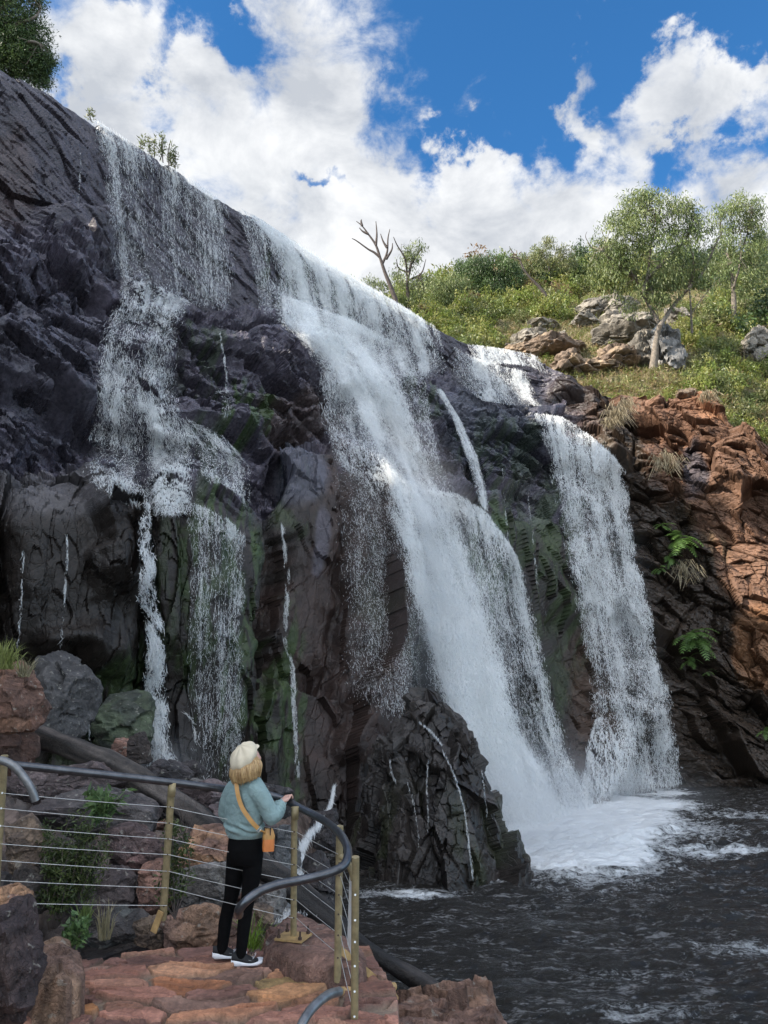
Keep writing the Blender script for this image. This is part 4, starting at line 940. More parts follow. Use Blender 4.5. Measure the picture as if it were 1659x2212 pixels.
# ------------------------------------------------------------------ trees
def limb(mb, pts, r0, r1, k=7, n=6):
    p = catmull(pts, n); mb.tube(p, np.linspace(r0, r1, len(p)), k)
    return p
def grow(mb, p, d, L_, r, depth, rg, tips, up=.25):
    n = 4; pts = [p]; 
    for i in range(n):
        d = d + rg.normal(size=3) * .22; d[2] += up * .15; d /= np.linalg.norm(d); pts.append(pts[-1] + d * L_ / n)
    mb.tube(np.array(pts), np.linspace(r, r * .55, n + 1), 5, cap=False)
    if depth == 0: tips.append(pts[-1]); tips.append(pts[-2]); return
    for i in range(rg.integers(2, 4)):
        k = rg.integers(2, n + 1); dd = d + rg.normal(size=3) * .65; dd /= np.linalg.norm(dd)
        grow(mb, pts[k], dd, L_ * rg.uniform(.55, .8), r * .55, depth - 1, rg, tips, up)
def gum_tree(label, zc, trunk, limbs, crowns, seed, r0, pal='gum', ln=.30, wd=.07, per=58, bark=None, name='gum_tree', cr=.72, droop=.75, cat='tree', twig=3):
    """trunk, limbs: polylines in (u, v); crowns: (u, v, ru, rv, clumps)"""
    rg = np.random.default_rng(seed); P_ = lambda u, v, dz=0: PC(u, v, zc + dz)
    base = P_(*trunk[0]); root = empty(name, base, label, cat)
    mb = MB(); tp = limb(mb, [P_(*q) for q in trunk], r0, r0 * .5, 9)
    tips = []
    for lb in limbs:
        q = [P_(a[0], a[1], (a[2] if len(a) > 2 else rg.normal() * .5)) for a in lb]; l_ = limb(mb, q, r0 * .5, r0 * .12)
        tips.append(l_[-1]); tips += [l_[len(l_) // 2], l_[len(l_) * 3 // 4]]
    tips.append(tp[-1]); cs = []
    for (u, v, ru, rv, n) in crowns:
        R_ = np.array([ru, (ru + rv) / 2, rv]) / F * zc; c = P_(u, v)
        d = rg.normal(size=(n, 3)); d /= np.linalg.norm(d, axis=1, keepdims=True); q = c + d * R_ * rg.uniform(.45, 1.0, (n, 1)) ** .6
        cs.append(q)
        for x in q[::twig]:                                    # twigs from the nearest limb into the crown
            t_ = np.array(tips); b0 = t_[np.argmin(((t_ - x) ** 2).sum(1))]
            mb.tube([b0, (b0 + x) / 2 + rg.normal(size=3) * .25, x], [r0 * .10, r0 * .07, r0 * .03], 4, cap=False)
    mb.build('trunk', bark or M_BARK, root)
    if cs:
        cs = np.vstack(cs); v, c = leaves(cs, per, cr * rg.uniform(.6, 1.2, len(cs)), ln, wd, PAL[pal], rg, droop)
        m2 = MB(); m2.quadcloud(v, c); m2.build('crown', M_LEAF, root, False, True)
    return root
zb = float(hill_at(1412, 790) @ np.array([0, CT, ST]))
gum_tree('largest gum tree, pale forked trunk rising in front of the grey blocks', zb - 1.5, [(1408, 815), (1414, 770), (1418, 735), (1425, 700)],
         [[(1425, 700), (1405, 665), (1388, 635), (1372, 600), (1350, 560)], [(1388, 635), (1400, 590), (1405, 540), (1420, 480)], [(1425, 705), (1455, 660), (1490, 620), (1520, 585), (1545, 530), (1560, 500)], [(1400, 600), (1440, 560), (1480, 520), (1500, 470)], [(1490, 620), (1500, 570), (1490, 530)], [(1372, 600), (1330, 570), (1300, 540)]],
         [(1400, 470, 70, 55, 60), (1340, 520, 60, 60, 55), (1460, 480, 55, 45, 40), (1330, 590, 50, 50, 38), (1420, 560, 90, 60, 60), (1500, 530, 45, 60, 34), (1400, 640, 60, 40, 28), (1460, 610, 50, 40, 24), (1310, 560, 40, 45, 26), (1375, 440, 40, 28, 20)], 11, .32)
gum_tree('gum tree against the sky at the far right, thin and patchy', zb + 8, [(1585, 700), (1585, 640), (1580, 570)], [[(1580, 570), (1560, 520), (1555, 470)], [(1580, 590), (1610, 520), (1625, 460)], [(1585, 620), (1600, 560), (1600, 500)]],
         [(1570, 460, 35, 32, 26), (1610, 440, 32, 28, 24), (1600, 520, 50, 50, 38), (1635, 480, 22, 40, 18), (1560, 540, 30, 50, 20), (1640, 560, 30, 40, 18), (1590, 590, 60, 40, 26)], 12, .26, cr=.8)
gum_tree('bare dead tree leaning left on the skyline over the brink', float(PY(857, 668, 58.0) @ np.array([0, CT, ST])), [(859, 690), (856, 655), (846, 625), (832, 590), (822, 560)],
         [[(822, 560, 0), (812, 530, 0), (795, 505, 0), (782, 488, 0), (770, 478, 0)], [(820, 555, 0), (808, 545, 0), (795, 538, 0), (770, 520, 0), (760, 515, 0)], [(826, 570, 0), (836, 545, 0), (838, 515, 0), (842, 495, 0)], [(812, 530, 0), (814, 505, 0), (812, 478, 0)], [(834, 560, 0), (846, 540, 0), (848, 525, 0)], [(782, 488, 0), (780, 478, 0), (781, 474, 0)], [(836, 535, 0), (828, 522, 0), (822, 505, 0)], [(795, 505, 0), (784, 500, 0), (776, 492, 0)]], [], 13, .24, name='dead_tree', bark=M_BARKD)
gum_tree('slim gum tree with a small round top right of the dead tree', float(PY(882, 660, 62.0) @ np.array([0, CT, ST])), [(884, 700), (882, 650), (880, 610), (888, 570)], [[(880, 600), (875, 560), (858, 530), (850, 512)], [(888, 570), (905, 545), (912, 535)], [(885, 590), (862, 580), (856, 560)], [(884, 605), (910, 590), (920, 560)]],
         [(893, 540, 26, 16, 20), (885, 565, 22, 18, 12), (862, 600, 18, 20, 13), (905, 612, 28, 24, 18), (870, 640, 30, 22, 18), (900, 655, 34, 26, 22)], 14, .22, cr=.6, per=36, bark=M_BARKD)
gum_tree('low feathery gum left of the dead tree at the brink', float(PY(800, 650, 62.0) @ np.array([0, CT, ST])), [(815, 690), (812, 650), (805, 625)], [[(805, 625), (790, 610)], [(810, 640), (825, 615)]], [(792, 618, 20, 14, 12), (822, 622, 22, 18, 13), (838, 650, 24, 22, 14), (752, 602, 10, 6, 6)], 15, .12, cr=.6, per=36, bark=M_BARKD)
gum_tree('bushy gum filling the gap between the slim gum and the dense trees', float(PY(950, 640, 68.0) @ np.array([0, CT, ST])), [(950, 700), (950, 650), (945, 620)], [[(945, 620), (935, 605)], [(948, 640), (970, 615)]], [(935, 625, 26, 28, 20), (965, 635, 30, 30, 24), (935, 665, 34, 26, 20), (985, 610, 22, 20, 14)], 16, .16, cr=.9, per=80)
gum_tree('dense dark green gum with a flat broad top on the skyline', float(PY(1050, 640, 72.0) @ np.array([0, CT, ST])), [(1060, 690), (1058, 650), (1055, 610)], [[(1055, 610), (1030, 580)], [(1058, 630), (1090, 590)], [(1055, 610), (1060, 570)]],
         [(1030, 585, 40, 30, 42), (1080, 580, 45, 30, 46), (1010, 620, 34, 34, 30), (1060, 630, 60, 30, 40), (1110, 600, 30, 36, 26), (1000, 575, 16, 14, 8)], 17, .2, cr=.8, pal='dark', per=100)
gum_tree('pale brownish gum on the skyline with a rounded top', float(PY(1190, 600, 74.0) @ np.array([0, CT, ST])), [(1190, 640), (1188, 600), (1185, 570)], [[(1185, 570), (1170, 545)], [(1188, 585), (1210, 550)]], [(1185, 540, 34, 24, 28), (1150, 565, 28, 24, 18), (1215, 565, 34, 28, 22), (1180, 590, 50, 26, 26)], 18, .16, cr=.7, pal='olive', per=80)
gum_tree('dead branch sticking out left above the reddish shrubs', float(PY(1150, 610, 68.0) @ np.array([0, CT, ST])), [(1180, 640), (1165, 620), (1145, 600)], [[(1145, 600, 0), (1130, 580, 0), (1122, 560, 0), (1108, 545, 0), (1100, 532, 0)], [(1122, 560, 0), (1112, 556, 0), (1098, 556, 0)], [(1130, 580, 0), (1126, 566, 0)]], [], 19, .2, name='dead_tree', bark=M_BARKD)
gum_tree('bare twisted limb poking over the scrub left of the big gum', float(PY(1290, 560, 74.0) @ np.array([0, CT, ST])), [(1300, 610), (1292, 575), (1285, 545)], [[(1285, 545, 0), (1275, 530, 0), (1265, 512, 0), (1268, 500, 0)], [(1285, 545, 0), (1298, 530, 0), (1302, 512, 0)], [(1275, 530, 0), (1268, 524, 0)]], [], 20, .14, name='dead_tree', bark=M_BARKD)
gum_tree('pale bare sapling leaning beside the tall grey block', zb + 1, [(1495, 720), (1492, 660), (1488, 610)], [[(1488, 610, 0), (1500, 560, 0)], [(1492, 680, 0), (1520, 640, 0), (1545, 610, 0)]], [], 21, .09, name='dead_sapling')
for k, (u, v, w_) in enumerate([(1240, 575, 60), (1270, 590, 70), (1330, 600, 60), (1610, 620, 80), (1650, 600, 70), (1560, 640, 60), (1640, 540, 60), (1255, 560, 46), (1220, 590, 60), (1540, 690, 70), (1650, 690, 90), (1600, 700, 80), (1659, 640, 80)]):
    shrub('dark' if k % 3 else 'olive', u, v + w_ * .3, w_ * 1.5, 'tall dark scrub ' + where_(u, v).replace('high on the slope', 'below the skyline'))
# big tree on the brink at the top left
zt = float(PY(40, 150, 30.0) @ np.array([0, CT, ST]))
gum_tree('dark leafy tree on top of the cliff in the upper left corner', zt, [(-20, 210), (-25, 120), (-30, 20)], [[(-30, 60), (20, 0), (60, -60)], [(-20, 150), (30, 110), (70, 90), (110, 110)], [(-25, 100), (20, 60), (70, 40), (90, 20)], [(-20, 180), (40, 160), (90, 170)], [(-30, 20), (-60, -60)]],
         [(20, 40, 50, 60, 100), (60, 130, 40, 42, 70), (-20, 120, 60, 60, 80), (80, 165, 22, 20, 26), (40, -40, 60, 50, 60), (100, 118, 16, 22, 12), (85, 70, 16, 26, 12), (-60, 0, 60, 80, 70), (25, 90, 50, 50, 60)], 22, .26, pal='dark', ln=.16, wd=.04, per=110, cr=.55, droop=.2, name='tree', twig=2)
for k, (u, v, h_) in enumerate([(305, 322, 26), (322, 330, 30), (345, 338, 44), (352, 342, 52), (365, 350, 38), (375, 358, 26), (378, 360, 40), (333, 335, 34), (197, 252, 12)]):
    rg = np.random.default_rng(k + 80); zc = float(PY(u, v, crest_z(u, v) + 1.5) @ np.array([0, CT, ST])); b0 = PC(u, v + 10, zc); tpp = PC(u + rg.uniform(-5, 5), v - h_, zc)
    root = empty('brink_shrub', b0, 'spindly leafy weed growing on the brink above the thin veil of water', 'plant', 'weeds on the brink')
    mb = MB(); mb.tube([b0, (b0 + tpp) / 2 + rg.normal(size=3) * .08, tpp], [.03, .02, .008], 5); mb.build('stem', M_BARKD, root)
    cs = b0 + (tpp - b0) * np.linspace(.25, 1, 9)[:, None]; v_, c_ = leaves(cs, 9, .16, .2, .05, PAL['olive'], rg, -.3); mb = MB(); mb.quadcloud(v_, c_); mb.build('foliage', M_LEAF, root, False, True)
# ferns and dry grass hanging on the right wall
def frond(mb, p, d, L_, rg, col, w=.12):
    n = 9; q = [p]; dd = d / np.linalg.norm(d)
    for i in range(n): dd = dd + np.array([0, 0, -.16]); dd /= np.linalg.norm(dd); q.append(q[-1] + dd * L_ / n)
    q = np.array(q); side = np.cross(d, [0, 0, 1.0]); side = side / (np.linalg.norm(side) + 1e-6)
    for i in range(1, n + 1):
        wd = w * math.sin(math.pi * (i + .6) / (n + 2)) * 2.4
        for sg in (-1, 1):
            a = q[i] - (q[i] - q[i-1]) * .5; tip = q[i] + side * sg * wd + (q[i] - q[i-1]) * .6 - np.array([0, 0, .2 * wd])
            mb.add(np.array([a, q[i] + (q[i]-q[i-1]) * .3, tip, a + (tip - a) * .5 - (q[i]-q[i-1]) * .25]), [[0, 1, 2, 3]], np.array(col) * rg.uniform(.7, 1.3))
def fern(u, v, wpx, n, label, seed):
    rg = np.random.default_rng(seed); p, nn = face_at(np.array([u]), np.array([v])); p = PY(float(u), float(v), float(env_y(np.array([float(u)]), np.array([float(v)]))[0][0]) - .2)
    L_ = wpx / F * float(p[1]) * .55; root = empty('fern', p, label, 'fern', 'ferns on the right cliff'); mb = MB()
    for i in range(n):
        d = np.array([rg.normal() * 1.0, -abs(rg.normal()) * .7 - .2, rg.uniform(-.3, .8)]); frond(mb, p + rg.normal(size=3) * L_ * .12, d, L_ * rg.uniform(.7, 1.2), rg, (.105, .185, .045), L_ * .12)
    mb.build('frond', M_LEAF, root, False, True)
for k, a in enumerate([(1430, 1135, 44, 9, 'topmost small fern on the dark right cliff'), (1470, 1170, 86, 22, 'large fern clump below the topmost one on the dark right cliff'), (1445, 1205, 50, 9, 'pale fern hanging under the large clump'), (1425, 1228, 40, 5, 'sparse fern at the left end of the upper clump'),
                       (1495, 1375, 92, 22, 'large bright fern clump half way down the right cliff'), (1490, 1425, 50, 8, 'fern fronds drooping under the bright clump'), (1528, 1452, 30, 4, 'tiny fern lowest on the right cliff'), (1652, 1580, 36, 7, 'fern at the right edge just above the pool')]): fern(*a, k + 500)
def tussock(u, v, hpx, n, label, seed, col=(.32, .26, .16), hang=True, grp='dry grass on the right cliff'):
    rg = np.random.default_rng(seed); p = PY(float(u), float(v), float(env_y(np.array([float(u)]), np.array([float(v)]))[0][0]) - .1); L_ = hpx / F * float(p[1])
    mb = MB()
    for i in range(n):
        a = p + rg.normal(size=3) * L_ * .16; d = np.array([rg.normal() * .6, -abs(rg.normal()) * .5, rg.uniform(.1, 1)]); d /= np.linalg.norm(d)
        m_ = a + d * L_ * .4; e = m_ + (d * .35 + np.array([0, 0, -.7 if hang else .2])) * L_ * rg.uniform(.3, .8)
        w_ = np.array([.02, 0, .004]) * rg.uniform(.6, 1.4); mb.add([a - w_, a + w_, m_ + w_, m_ - w_], [[0, 1, 2, 3]], np.array(col) * rg.uniform(.6, 1.3)); mb.add([m_ - w_, m_ + w_, e + w_ * .2, e - w_ * .2], [[0, 1, 2, 3]], np.array(col) * rg.uniform(.6, 1.3))
    o = mb.build('dry_grass', M_LEAF, None, False, True); props(o, label, 'grass tuft', grp); return o
for k, a in enumerate([(1335, 905, 60, 110, 'dry grass draped over the top left of the red cliff'), (1355, 880, 44, 60, 'straw tuft on the rim above the draped dry grass'), (1320, 920, 40, 50, 'greenish grass tuft beside the notch of the right fall'), (1440, 1010, 70, 80, 'dry tuft in the crack of the right cliff above the ferns'), (1480, 1240, 60, 70, 'dead grass hanging under the large upper fern'), (1530, 862, 40, 90, 'straw tuft on the corner of the orange cliff top')]): tussock(*a, k + 600)
# ================================================================== NEAR BANK
def pz_of(u, v, zc): return PC(float(u), float(v), zc)
bx_ = np.linspace(-16, 4.2, 420); by_ = np.concatenate([np.linspace(1.5, 9, 260), np.linspace(9.05, 24, 240)])
GXb, GYb = np.meshgrid(bx_, by_); q = np.stack([GXb.ravel(), GYb.ravel(), GXb.ravel() * 0], -1)
xb = np.interp(q[:, 1], [1.5, 5.5, 6.5, 8, 10, 12, 14, 16, 20, 24], [.9, .6, .2, -.5, -.9, -1.0, -1.2, -1.6, -1.9, -1.6])
t1, e1, i1 = facets(q * np.array([.9, .9, 1]) + (fbm(q * .8, 3, 2) - .5)[:, None], 71); t2, e2, i2 = facets(q * 3.1, 72)
rz = .30 * (t1 * 1.2 + i1 - .5) + .10 * (t2 + i2 - .5) + .25 * (fbm(q * .6, 4, 73) - .5) - .15 * np.exp(-(e1 / .06) ** 2)
near = np.exp(-(((q[:, 0] + 1.2) / 2.2) ** 2 + ((q[:, 1] - 5.6) / 2.0) ** 2) ** 3)
z0 = -2.25 - .15 * sstep(q[:, 1], 8, 12) - .05 * sstep(q[:, 1], 14, 22)
zb_ = z0 + rz * (1 - .8 * near) - 2.6 * sstep(q[:, 0] - xb, -.5, 1.3) + .9 * sstep(-q[:, 0], 3.5, 7) + .5 * sstep(-q[:, 0], 2.5, 4) * sstep(10 - q[:, 1], 0, 3)
kk = sstep(fbm(q * .9, 4, 75), .4, .62)[:, None]
bc = (np.array([.11, .08, .065]) * (1 - kk) + np.array([.065, .055, .05]) * kk) * (.7 + .6 * i2[:, None])
bank = mesh_np('bank_ground', np.stack([q[:, 0], q[:, 1], zb_], -1), grid_faces(len(by_), len(bx_)), M_ROCK, cols=bc, extra={'wet': np.full(len(q), .5)}, smooth=False)
props(bank, kind='structure')
# ---- paved path of odd flat stones
PZL = -1.94
px2 = np.linspace(-3.6, .95, 700); py2 = np.linspace(3.2, 7.75, 640); GXp, GYp = np.meshgrid(px2, py2); q = np.stack([GXp.ravel(), GYp.ravel(), GXp.ravel() * 0 + .5], -1)
wq = q + np.stack([fbm(q * 1.6, 3, 81) - .5, fbm(q * 1.6, 3, 82) - .5, q[:, 2] * 0], -1) * .62
rot_ = math.radians(14); wx = wq[:, 0] * math.cos(rot_) + wq[:, 1] * math.sin(rot_); wy = -wq[:, 0] * math.sin(rot_) + wq[:, 1] * math.cos(rot_)
big = sstep(-q[:, 0], .1, 1.0)
def cells2(a, b, seed):
    i = np.floor(a).astype(int); j = np.floor(b).astype(int); d1 = np.full(len(a), 9.); d2 = d1.copy(); hi = np.zeros(len(a)); hj = np.zeros(len(a)); vx = np.zeros(len(a)); vy = np.zeros(len(a))
    for dx in (-1, 0, 1):
        for dy in (-1, 0, 1):
            ci, cj = i + dx, j + dy; z_ = ci * 0
            ox = ci + .5 + .8 * (_h(ci, cj, z_, seed) - .5) - a; oy = cj + .5 + .8 * (_h(ci, cj, z_, seed + 1) - .5) - b; d = ox * ox + oy * oy; m = d < d1
            d2 = np.where(m, d1, np.minimum(d2, d)); d1 = np.where(m, d, d1); hi = np.where(m, ci, hi); hj = np.where(m, cj, hj); vx = np.where(m, ox, vx); vy = np.where(m, oy, vy)
    hh = lambda s: _h(hi.astype(int), hj.astype(int), (hi * 0).astype(int), s)
    return np.sqrt(d2) - np.sqrt(d1), hh, vx, vy
eb, hb, vxb, vyb = cells2(wx * 2.1 + .25 * np.sin(wy * 4), wy * 3.9, 90)
gap = sstep(eb, .04, .12)
stone = hb(5); tiltx = (hb(6) - .5) * .05; tilty = (hb(7) - .5) * .05
tex = fbm(q * np.array([7, 16, 1]), 5, 84) - .5; ts, es, is_ = facets(wq * np.array([3.5, 11, 1]), 85)
hz = gap * (.045 + .035 * (stone - .5) + vxb * tiltx + vyb * tilty + .022 * (ts + is_ - .5)) + .034 * tex - .02
pedge = np.minimum.reduce([sstep(np.interp(q[:, 1], [3.2, 4.8, 5.3, 6.0, 6.6, 7.75], [.9, .35, .15, .15, .05, -.2]) - q[:, 0], 0, .06), sstep(np.interp(q[:, 0], [-3.6, -2.6, -2.2, -1.6, -.6, .9], [6.8, 6.9, 7.1, 7.35, 7.4, 7.4]) - q[:, 1] + .3 * (fbm(q * 2, 2, 7) - .5), -.2, .25)])
step = -.16 * sstep(q[:, 1] - (5.42 + .12 * (q[:, 0] + 1.2)) + .12 * (fbm(q * 3, 2, 17) - .5), .0, -.04) * sstep(q[:, 0], -2.6, -2.4)
zz = PZL + hz + step - .9 * (1 - pedge)
cm = {0: (.21, .098, .068), 1: (.150, .075, .056), 2: (.235, .118, .078), 3: (.17, .098, .072)}
idx = (hb(9) * 3.999).astype(int); pc = np.array([cm[i] for i in range(4)])[idx]
def tint(u, v, rad, c, a=1.):
    global pc
    p = PZ(float(u), float(v), PZL); ci = np.argmin((q[:, 0] - p[0]) ** 2 + (q[:, 1] - p[1]) ** 2); m = (np.abs(hb(5) - hb(5)[ci]) < 1e-6)
    pc = np.where(m[:, None], np.array(c) * a + pc * (1 - a), pc)
for (u, v, c) in [(180, 2185, (.33, .15, .06)), (430, 2150, (.32, .135, .065)), (505, 2095, (.27, .14, .08)), (562, 2128, (.29, .19, .08)), (620, 2110, (.26, .13, .07)), (540, 2190, (.24, .11, .06)), (610, 2180, (.27, .13, .07)), (640, 2150, (.26, .13, .06))]: tint(u, v, 0, c)
kf = fbm(q * np.array([3, 5, 1]), 4, 87)
pc = pc * (.7 + .6 * kf[:, None]) * (.8 + .35 * is_[:, None]); mort = np.array([.22, .165, .12]) * (.7 + .5 * fbm(q * 9, 3, 88)[:, None])
pc = (pc - pc.mean(1, keepdims=True)) * 1.25 + pc.mean(1, keepdims=True) * 1.25; pc = np.clip(pc, .02, 1) * (.62 + .75 * hb(8))[:, None]; pc = pc * gap[:, None] + mort * (1 - gap[:, None])
M_PAVE = rock_mat('paving_stone', 3.0, 28, 0.012, .42, .8)
pave = mesh_np('path_paving', np.stack([q[:, 0], q[:, 1], zz], -1), grid_faces(640, 700), M_PAVE, cols=pc, extra={'wet': np.full(len(q), .55)}, smooth=False)
props(pave, kind='structure', label='path of flat red and orange stones set in mortar')
# ---- flat slabs: polygons in the picture laid on a level plane, with thickness
def slab(name, poly, z, thick, seed, cols, label, tilt=(0, 0), res=.022, rough=1.0, cat='boulder', wet=.4):
    P_ = np.array([PZ(float(u), float(v), z)[:2] for u, v in poly]); c = P_.mean(0)
    lo, hi = P_.min(0) - .12, P_.max(0) + .12; nx, ny = int((hi[0] - lo[0]) / res), int((hi[1] - lo[1]) / res)
    nx, ny = min(nx, 200), min(ny, 200)
    X, Y = np.meshgrid(np.linspace(lo[0], hi[0], nx), np.linspace(lo[1], hi[1], ny)); X, Y = X.ravel(), Y.ravel()
    qq = np.stack([X, Y, X * 0 + seed], -1)
    wx_, wy_ = X + .10 * (fbm(qq * 4, 4, seed) - .5), Y + .10 * (fbm(qq * 4, 4, seed + 1) - .5)
    sd = np.full(len(X), 9.); ins = np.zeros(len(X), bool); n = len(P_)
    for i in range(n):
        a, b = P_[i], P_[(i + 1) % n]; d = b - a; t_ = np.clip(((wx_ - a[0]) * d[0] + (wy_ - a[1]) * d[1]) / (d @ d), 0, 1)
        sd = np.minimum(sd, np.hypot(wx_ - a[0] - t_ * d[0], wy_ - a[1] - t_ * d[1]))
        cr = ((a[1] > wy_) != (b[1] > wy_)) & (wx_ < (b[0] - a[0]) * (wy_ - a[1]) / (b[1] - a[1] + 1e-12) + a[0]); ins ^= cr
    sd = np.where(ins, sd, -sd)
    t1, e1, i1 = facets(qq * np.array([2.2, 4.5, 1]), seed % 60); t2, e2, i2 = facets(qq * 9, seed % 50 + 1)
    top = z + (X - c[0]) * tilt[0] + (Y - c[1]) * tilt[1] + rough * (.07 * (t1 * 1.2 + i1 - .5) + .018 * (t2 + i2 - .5) + .05 * (fbm(qq * 3, 4, seed + 2) - .5)) - .05 * (1 - sstep(sd, 0, .10))
    Z = top - thick * (1 - sstep(sd, -.055, .0))
    k = sstep(fbm(qq * 2.2, 4, seed + 3) + .3 * (i1 - .5), .38, .62)[:, None]; cc = (np.array(cols[0]) * (1 - k) + np.array(cols[1]) * k) * (.75 + .5 * i2[:, None]) * (1 - .4 * np.exp(-(e1 / .05) ** 2))[:, None]
    v = np.stack([X - c[0], Y - c[1], Z - z], -1); f = grid_faces(ny, nx)
    keep = (sd[f] > -.10).all(1); f = f[keep]; u_, inv = np.unique(f, return_inverse=True); v = v[u_]; cc = cc[u_]; f = inv.reshape(-1, 4)
    o = mesh_np(name, v, f, M_STONE, cols=cc, extra={'wet': np.full(len(v), wet)}, smooth=False); o.location = (c[0], c[1], z); props(o, label, cat); return o
RED = [(.26, .14, .10), (.19, .105, .08)]; ORG = [(.36, .20, .11), (.25, .14, .10)]; PUR = [(.165, .125, .12), (.105, .078, .075)]; GRY = [(.20, .185, .17), (.12, .105, .095)]; DRK = [(.06, .05, .05), (.04, .034, .034)]; BRN = [(.20, .14, .095), (.125, .088, .065)]; MOS = [(.075, .095, .055), (.055, .062, .05)]
slab('slab', [(574, 2034), (580, 2006), (636, 1958), (700, 1985), (780, 2030), (795, 2052), (762, 2082), (700, 2078), (640, 2062)], -1.757, .40, 11, [(.24, .135, .10), (.18, .10, .075)], 'reddish flat-topped slab carrying the bolted base of the fence post', rough=.25)
slab('slab', [(752, 2150), (800, 2148), (860, 2140), (935, 2128), (1005, 2120), (1030, 2104), (1062, 2132), (1098, 2200), (1110, 2330), (740, 2330)], -2.42, 1.4, 12, [(.29, .17, .11), (.19, .11, .08)], 'broad orange-brown slab at the bottom edge under the foot plate', rough=1.5)
slab('slab', [(72, 2030), (95, 2018), (152, 2010), (170, 2045), (192, 2078), (150, 2100), (78, 2104)], -1.62, .9, 13, [(.25, .155, .10), (.19, .115, .085)], 'tan flat-topped block at the left of the path', rough=.8)
g_ = 'boulders of the rubble bank behind the fence'
B = [ # u, v, w, h, depth along view, colours, label
 (8, 2090, 175, 290, 4.5, [(.070, .045, .040), (.042, .028, .028)], 'dark purple rock filling the bottom left corner', None, {}),
 (15, 1962, 110, 95, 4.7, ORG, 'orange topped stone above the dark corner rock', None, {}),
 (412, 2028, 150, 135, 6.75, [(.27, .16, .10), (.21, .125, .095)], 'large pale orange boulder just left of the woman\'s feet', None, {}),
 (490, 2035, 110, 120, 7.1, [(.25, .15, .11), (.19, .115, .09)], 'pinkish boulder seen between and behind the woman\'s legs', None, {}),
 (600, 2060, 70, 90, 6.3, RED, 'small red rock wedged under the slab with the base plate', None, {}),
 (785, 2135, 70, 60, 6.5, BRN, 'dark brown rock in the gap under the leaning brace', None, {}),
 (22, 1505, 140, 165, 9.0, [(.23, .12, .075), (.16, .085, .06)], 'red boulder with grass on top at the left edge', None, {}),
 (10, 1610, 120, 200, 9.4, [(.10, .05, .035), (.07, .04, .03)], 'dark overhanging rock beneath the red boulder at the left edge', None, {}),
 (118, 1505, 150, 215, 14.0, [(.085, .08, .078), (.05, .046, .045)], 'dark grey broken boulder standing right of the red one', None, {}),
 (248, 1572, 150, 150, 17.0, MOS, 'mossy green hump at the foot of the wall', None, {'wet': .8}),
 (262, 1622, 66, 60, 13.5, RED, 'small pinkish rock behind the log', None, {}),
 (296, 1618, 56, 78, 13.0, [(.055, .04, .032), (.04, .03, .026)], 'dark upright rock just above the log', None, {}),
 (348, 1668, 120, 56, 12.4, DRK, 'low black wedge of rock right of the upright one', None, {'wet': .9}),
 (408, 1664, 60, 40, 14.5, DRK, 'small black rock in the splash of the white rope of water', None, {'wet': .9}),
 (160, 1688, 220, 95, 9.2, PUR, 'purple-grey boulder directly under the top rail', g_, {}),
 (60, 1700, 130, 90, 9.0, PUR, 'purple boulder by the left post under the short pipe', g_, {}),
 (190, 1762, 290, 120, 8.4, [(.11, .095, .09), (.075, .06, .058)], 'wide grey boulder with a ridged top behind the leafy sprig', g_, {}),
 (45, 1835, 110, 130, 7.2, BRN, 'lichen-spotted brown boulder at the left post', g_, {}),
 (60, 1925, 130, 110, 7.0, [(.07, .055, .045), (.05, .04, .035)], 'dark mossy rock low at the left behind the wires', g_, {}),
 (285, 1840, 150, 110, 8.0, [(.17, .10, .09), (.11, .075, .07)], 'dusky red boulder left of the middle post', g_, {}),
 (330, 1920, 110, 120, 7.5, RED, 'cracked red boulder close behind the foot of the middle post', g_, {}),
 (232, 1935, 150, 110, 7.5, [(.12, .10, .10), (.085, .065, .062)], 'jumbled grey-purple rock behind the lowest wires', g_, {}),
 (445, 1835, 150, 105, 7.9, ORG, 'orange-brown boulder with white lichen left of the woman', g_, {}),
 (445, 1925, 170, 120, 7.5, GRY, 'grey boulder spotted with lichen beside the woman\'s knees', g_, {}),
 (575, 1965, 100, 120, 7.7, GRY, 'grey boulder right of the woman\'s shins', g_, {}),
 (240, 2010, 140, 75, 6.9, [(.10, .10, .09), (.07, .06, .055)], 'low dark grey-green rock beside the tan block', g_, {}),
 (315, 2020, 80, 75, 6.9, BRN, 'pointed brown stone left of the large pale boulder', g_, {}),
 (150, 1880, 120, 100, 7.9, DRK, 'black rock behind the tall leafy weeds', g_, {}),
 (520, 1790, 150, 110, 9.6, PUR, 'dark purple rock under the log behind the woman', g_, {}),
 (440, 1725, 150, 90, 11.5, PUR, 'wet purple rock by the bare twigs beyond the log', g_, {'wet': .9}),
 (335, 1745, 120, 80, 9.9, DRK, 'black rock in the shadow below the log', g_, {}),
 (600, 1840, 90, 100, 10.5, [(.12, .12, .12), (.08, .08, .08)], 'rounded grey rock splashed by the side stream', g_, {'wet': 1.}),
 (690, 1930, 90, 150, 10.5, DRK, 'black wet rock between the curved rail and the log', g_, {'wet': .9}),
 (700, 1800, 70, 90, 15.5, DRK, 'small wet rock beside the side stream', g_, {'wet': 1.}),
 (590, 1740, 110, 80, 14.0, DRK, 'low wet rock where the side stream turns', g_, {'wet': 1.}),
]
for k, (u, v, w, h, zc, c, lab, grp, kw) in enumerate(B):
    kw = dict(kw); wet_ = kw.pop('wet', .45)
    rock_px(u, v, w, h, zc, 700 + k, c, lab, grp=grp, wet=wet_, rot=(k * 1.7) % 1.2 - .6, **kw)
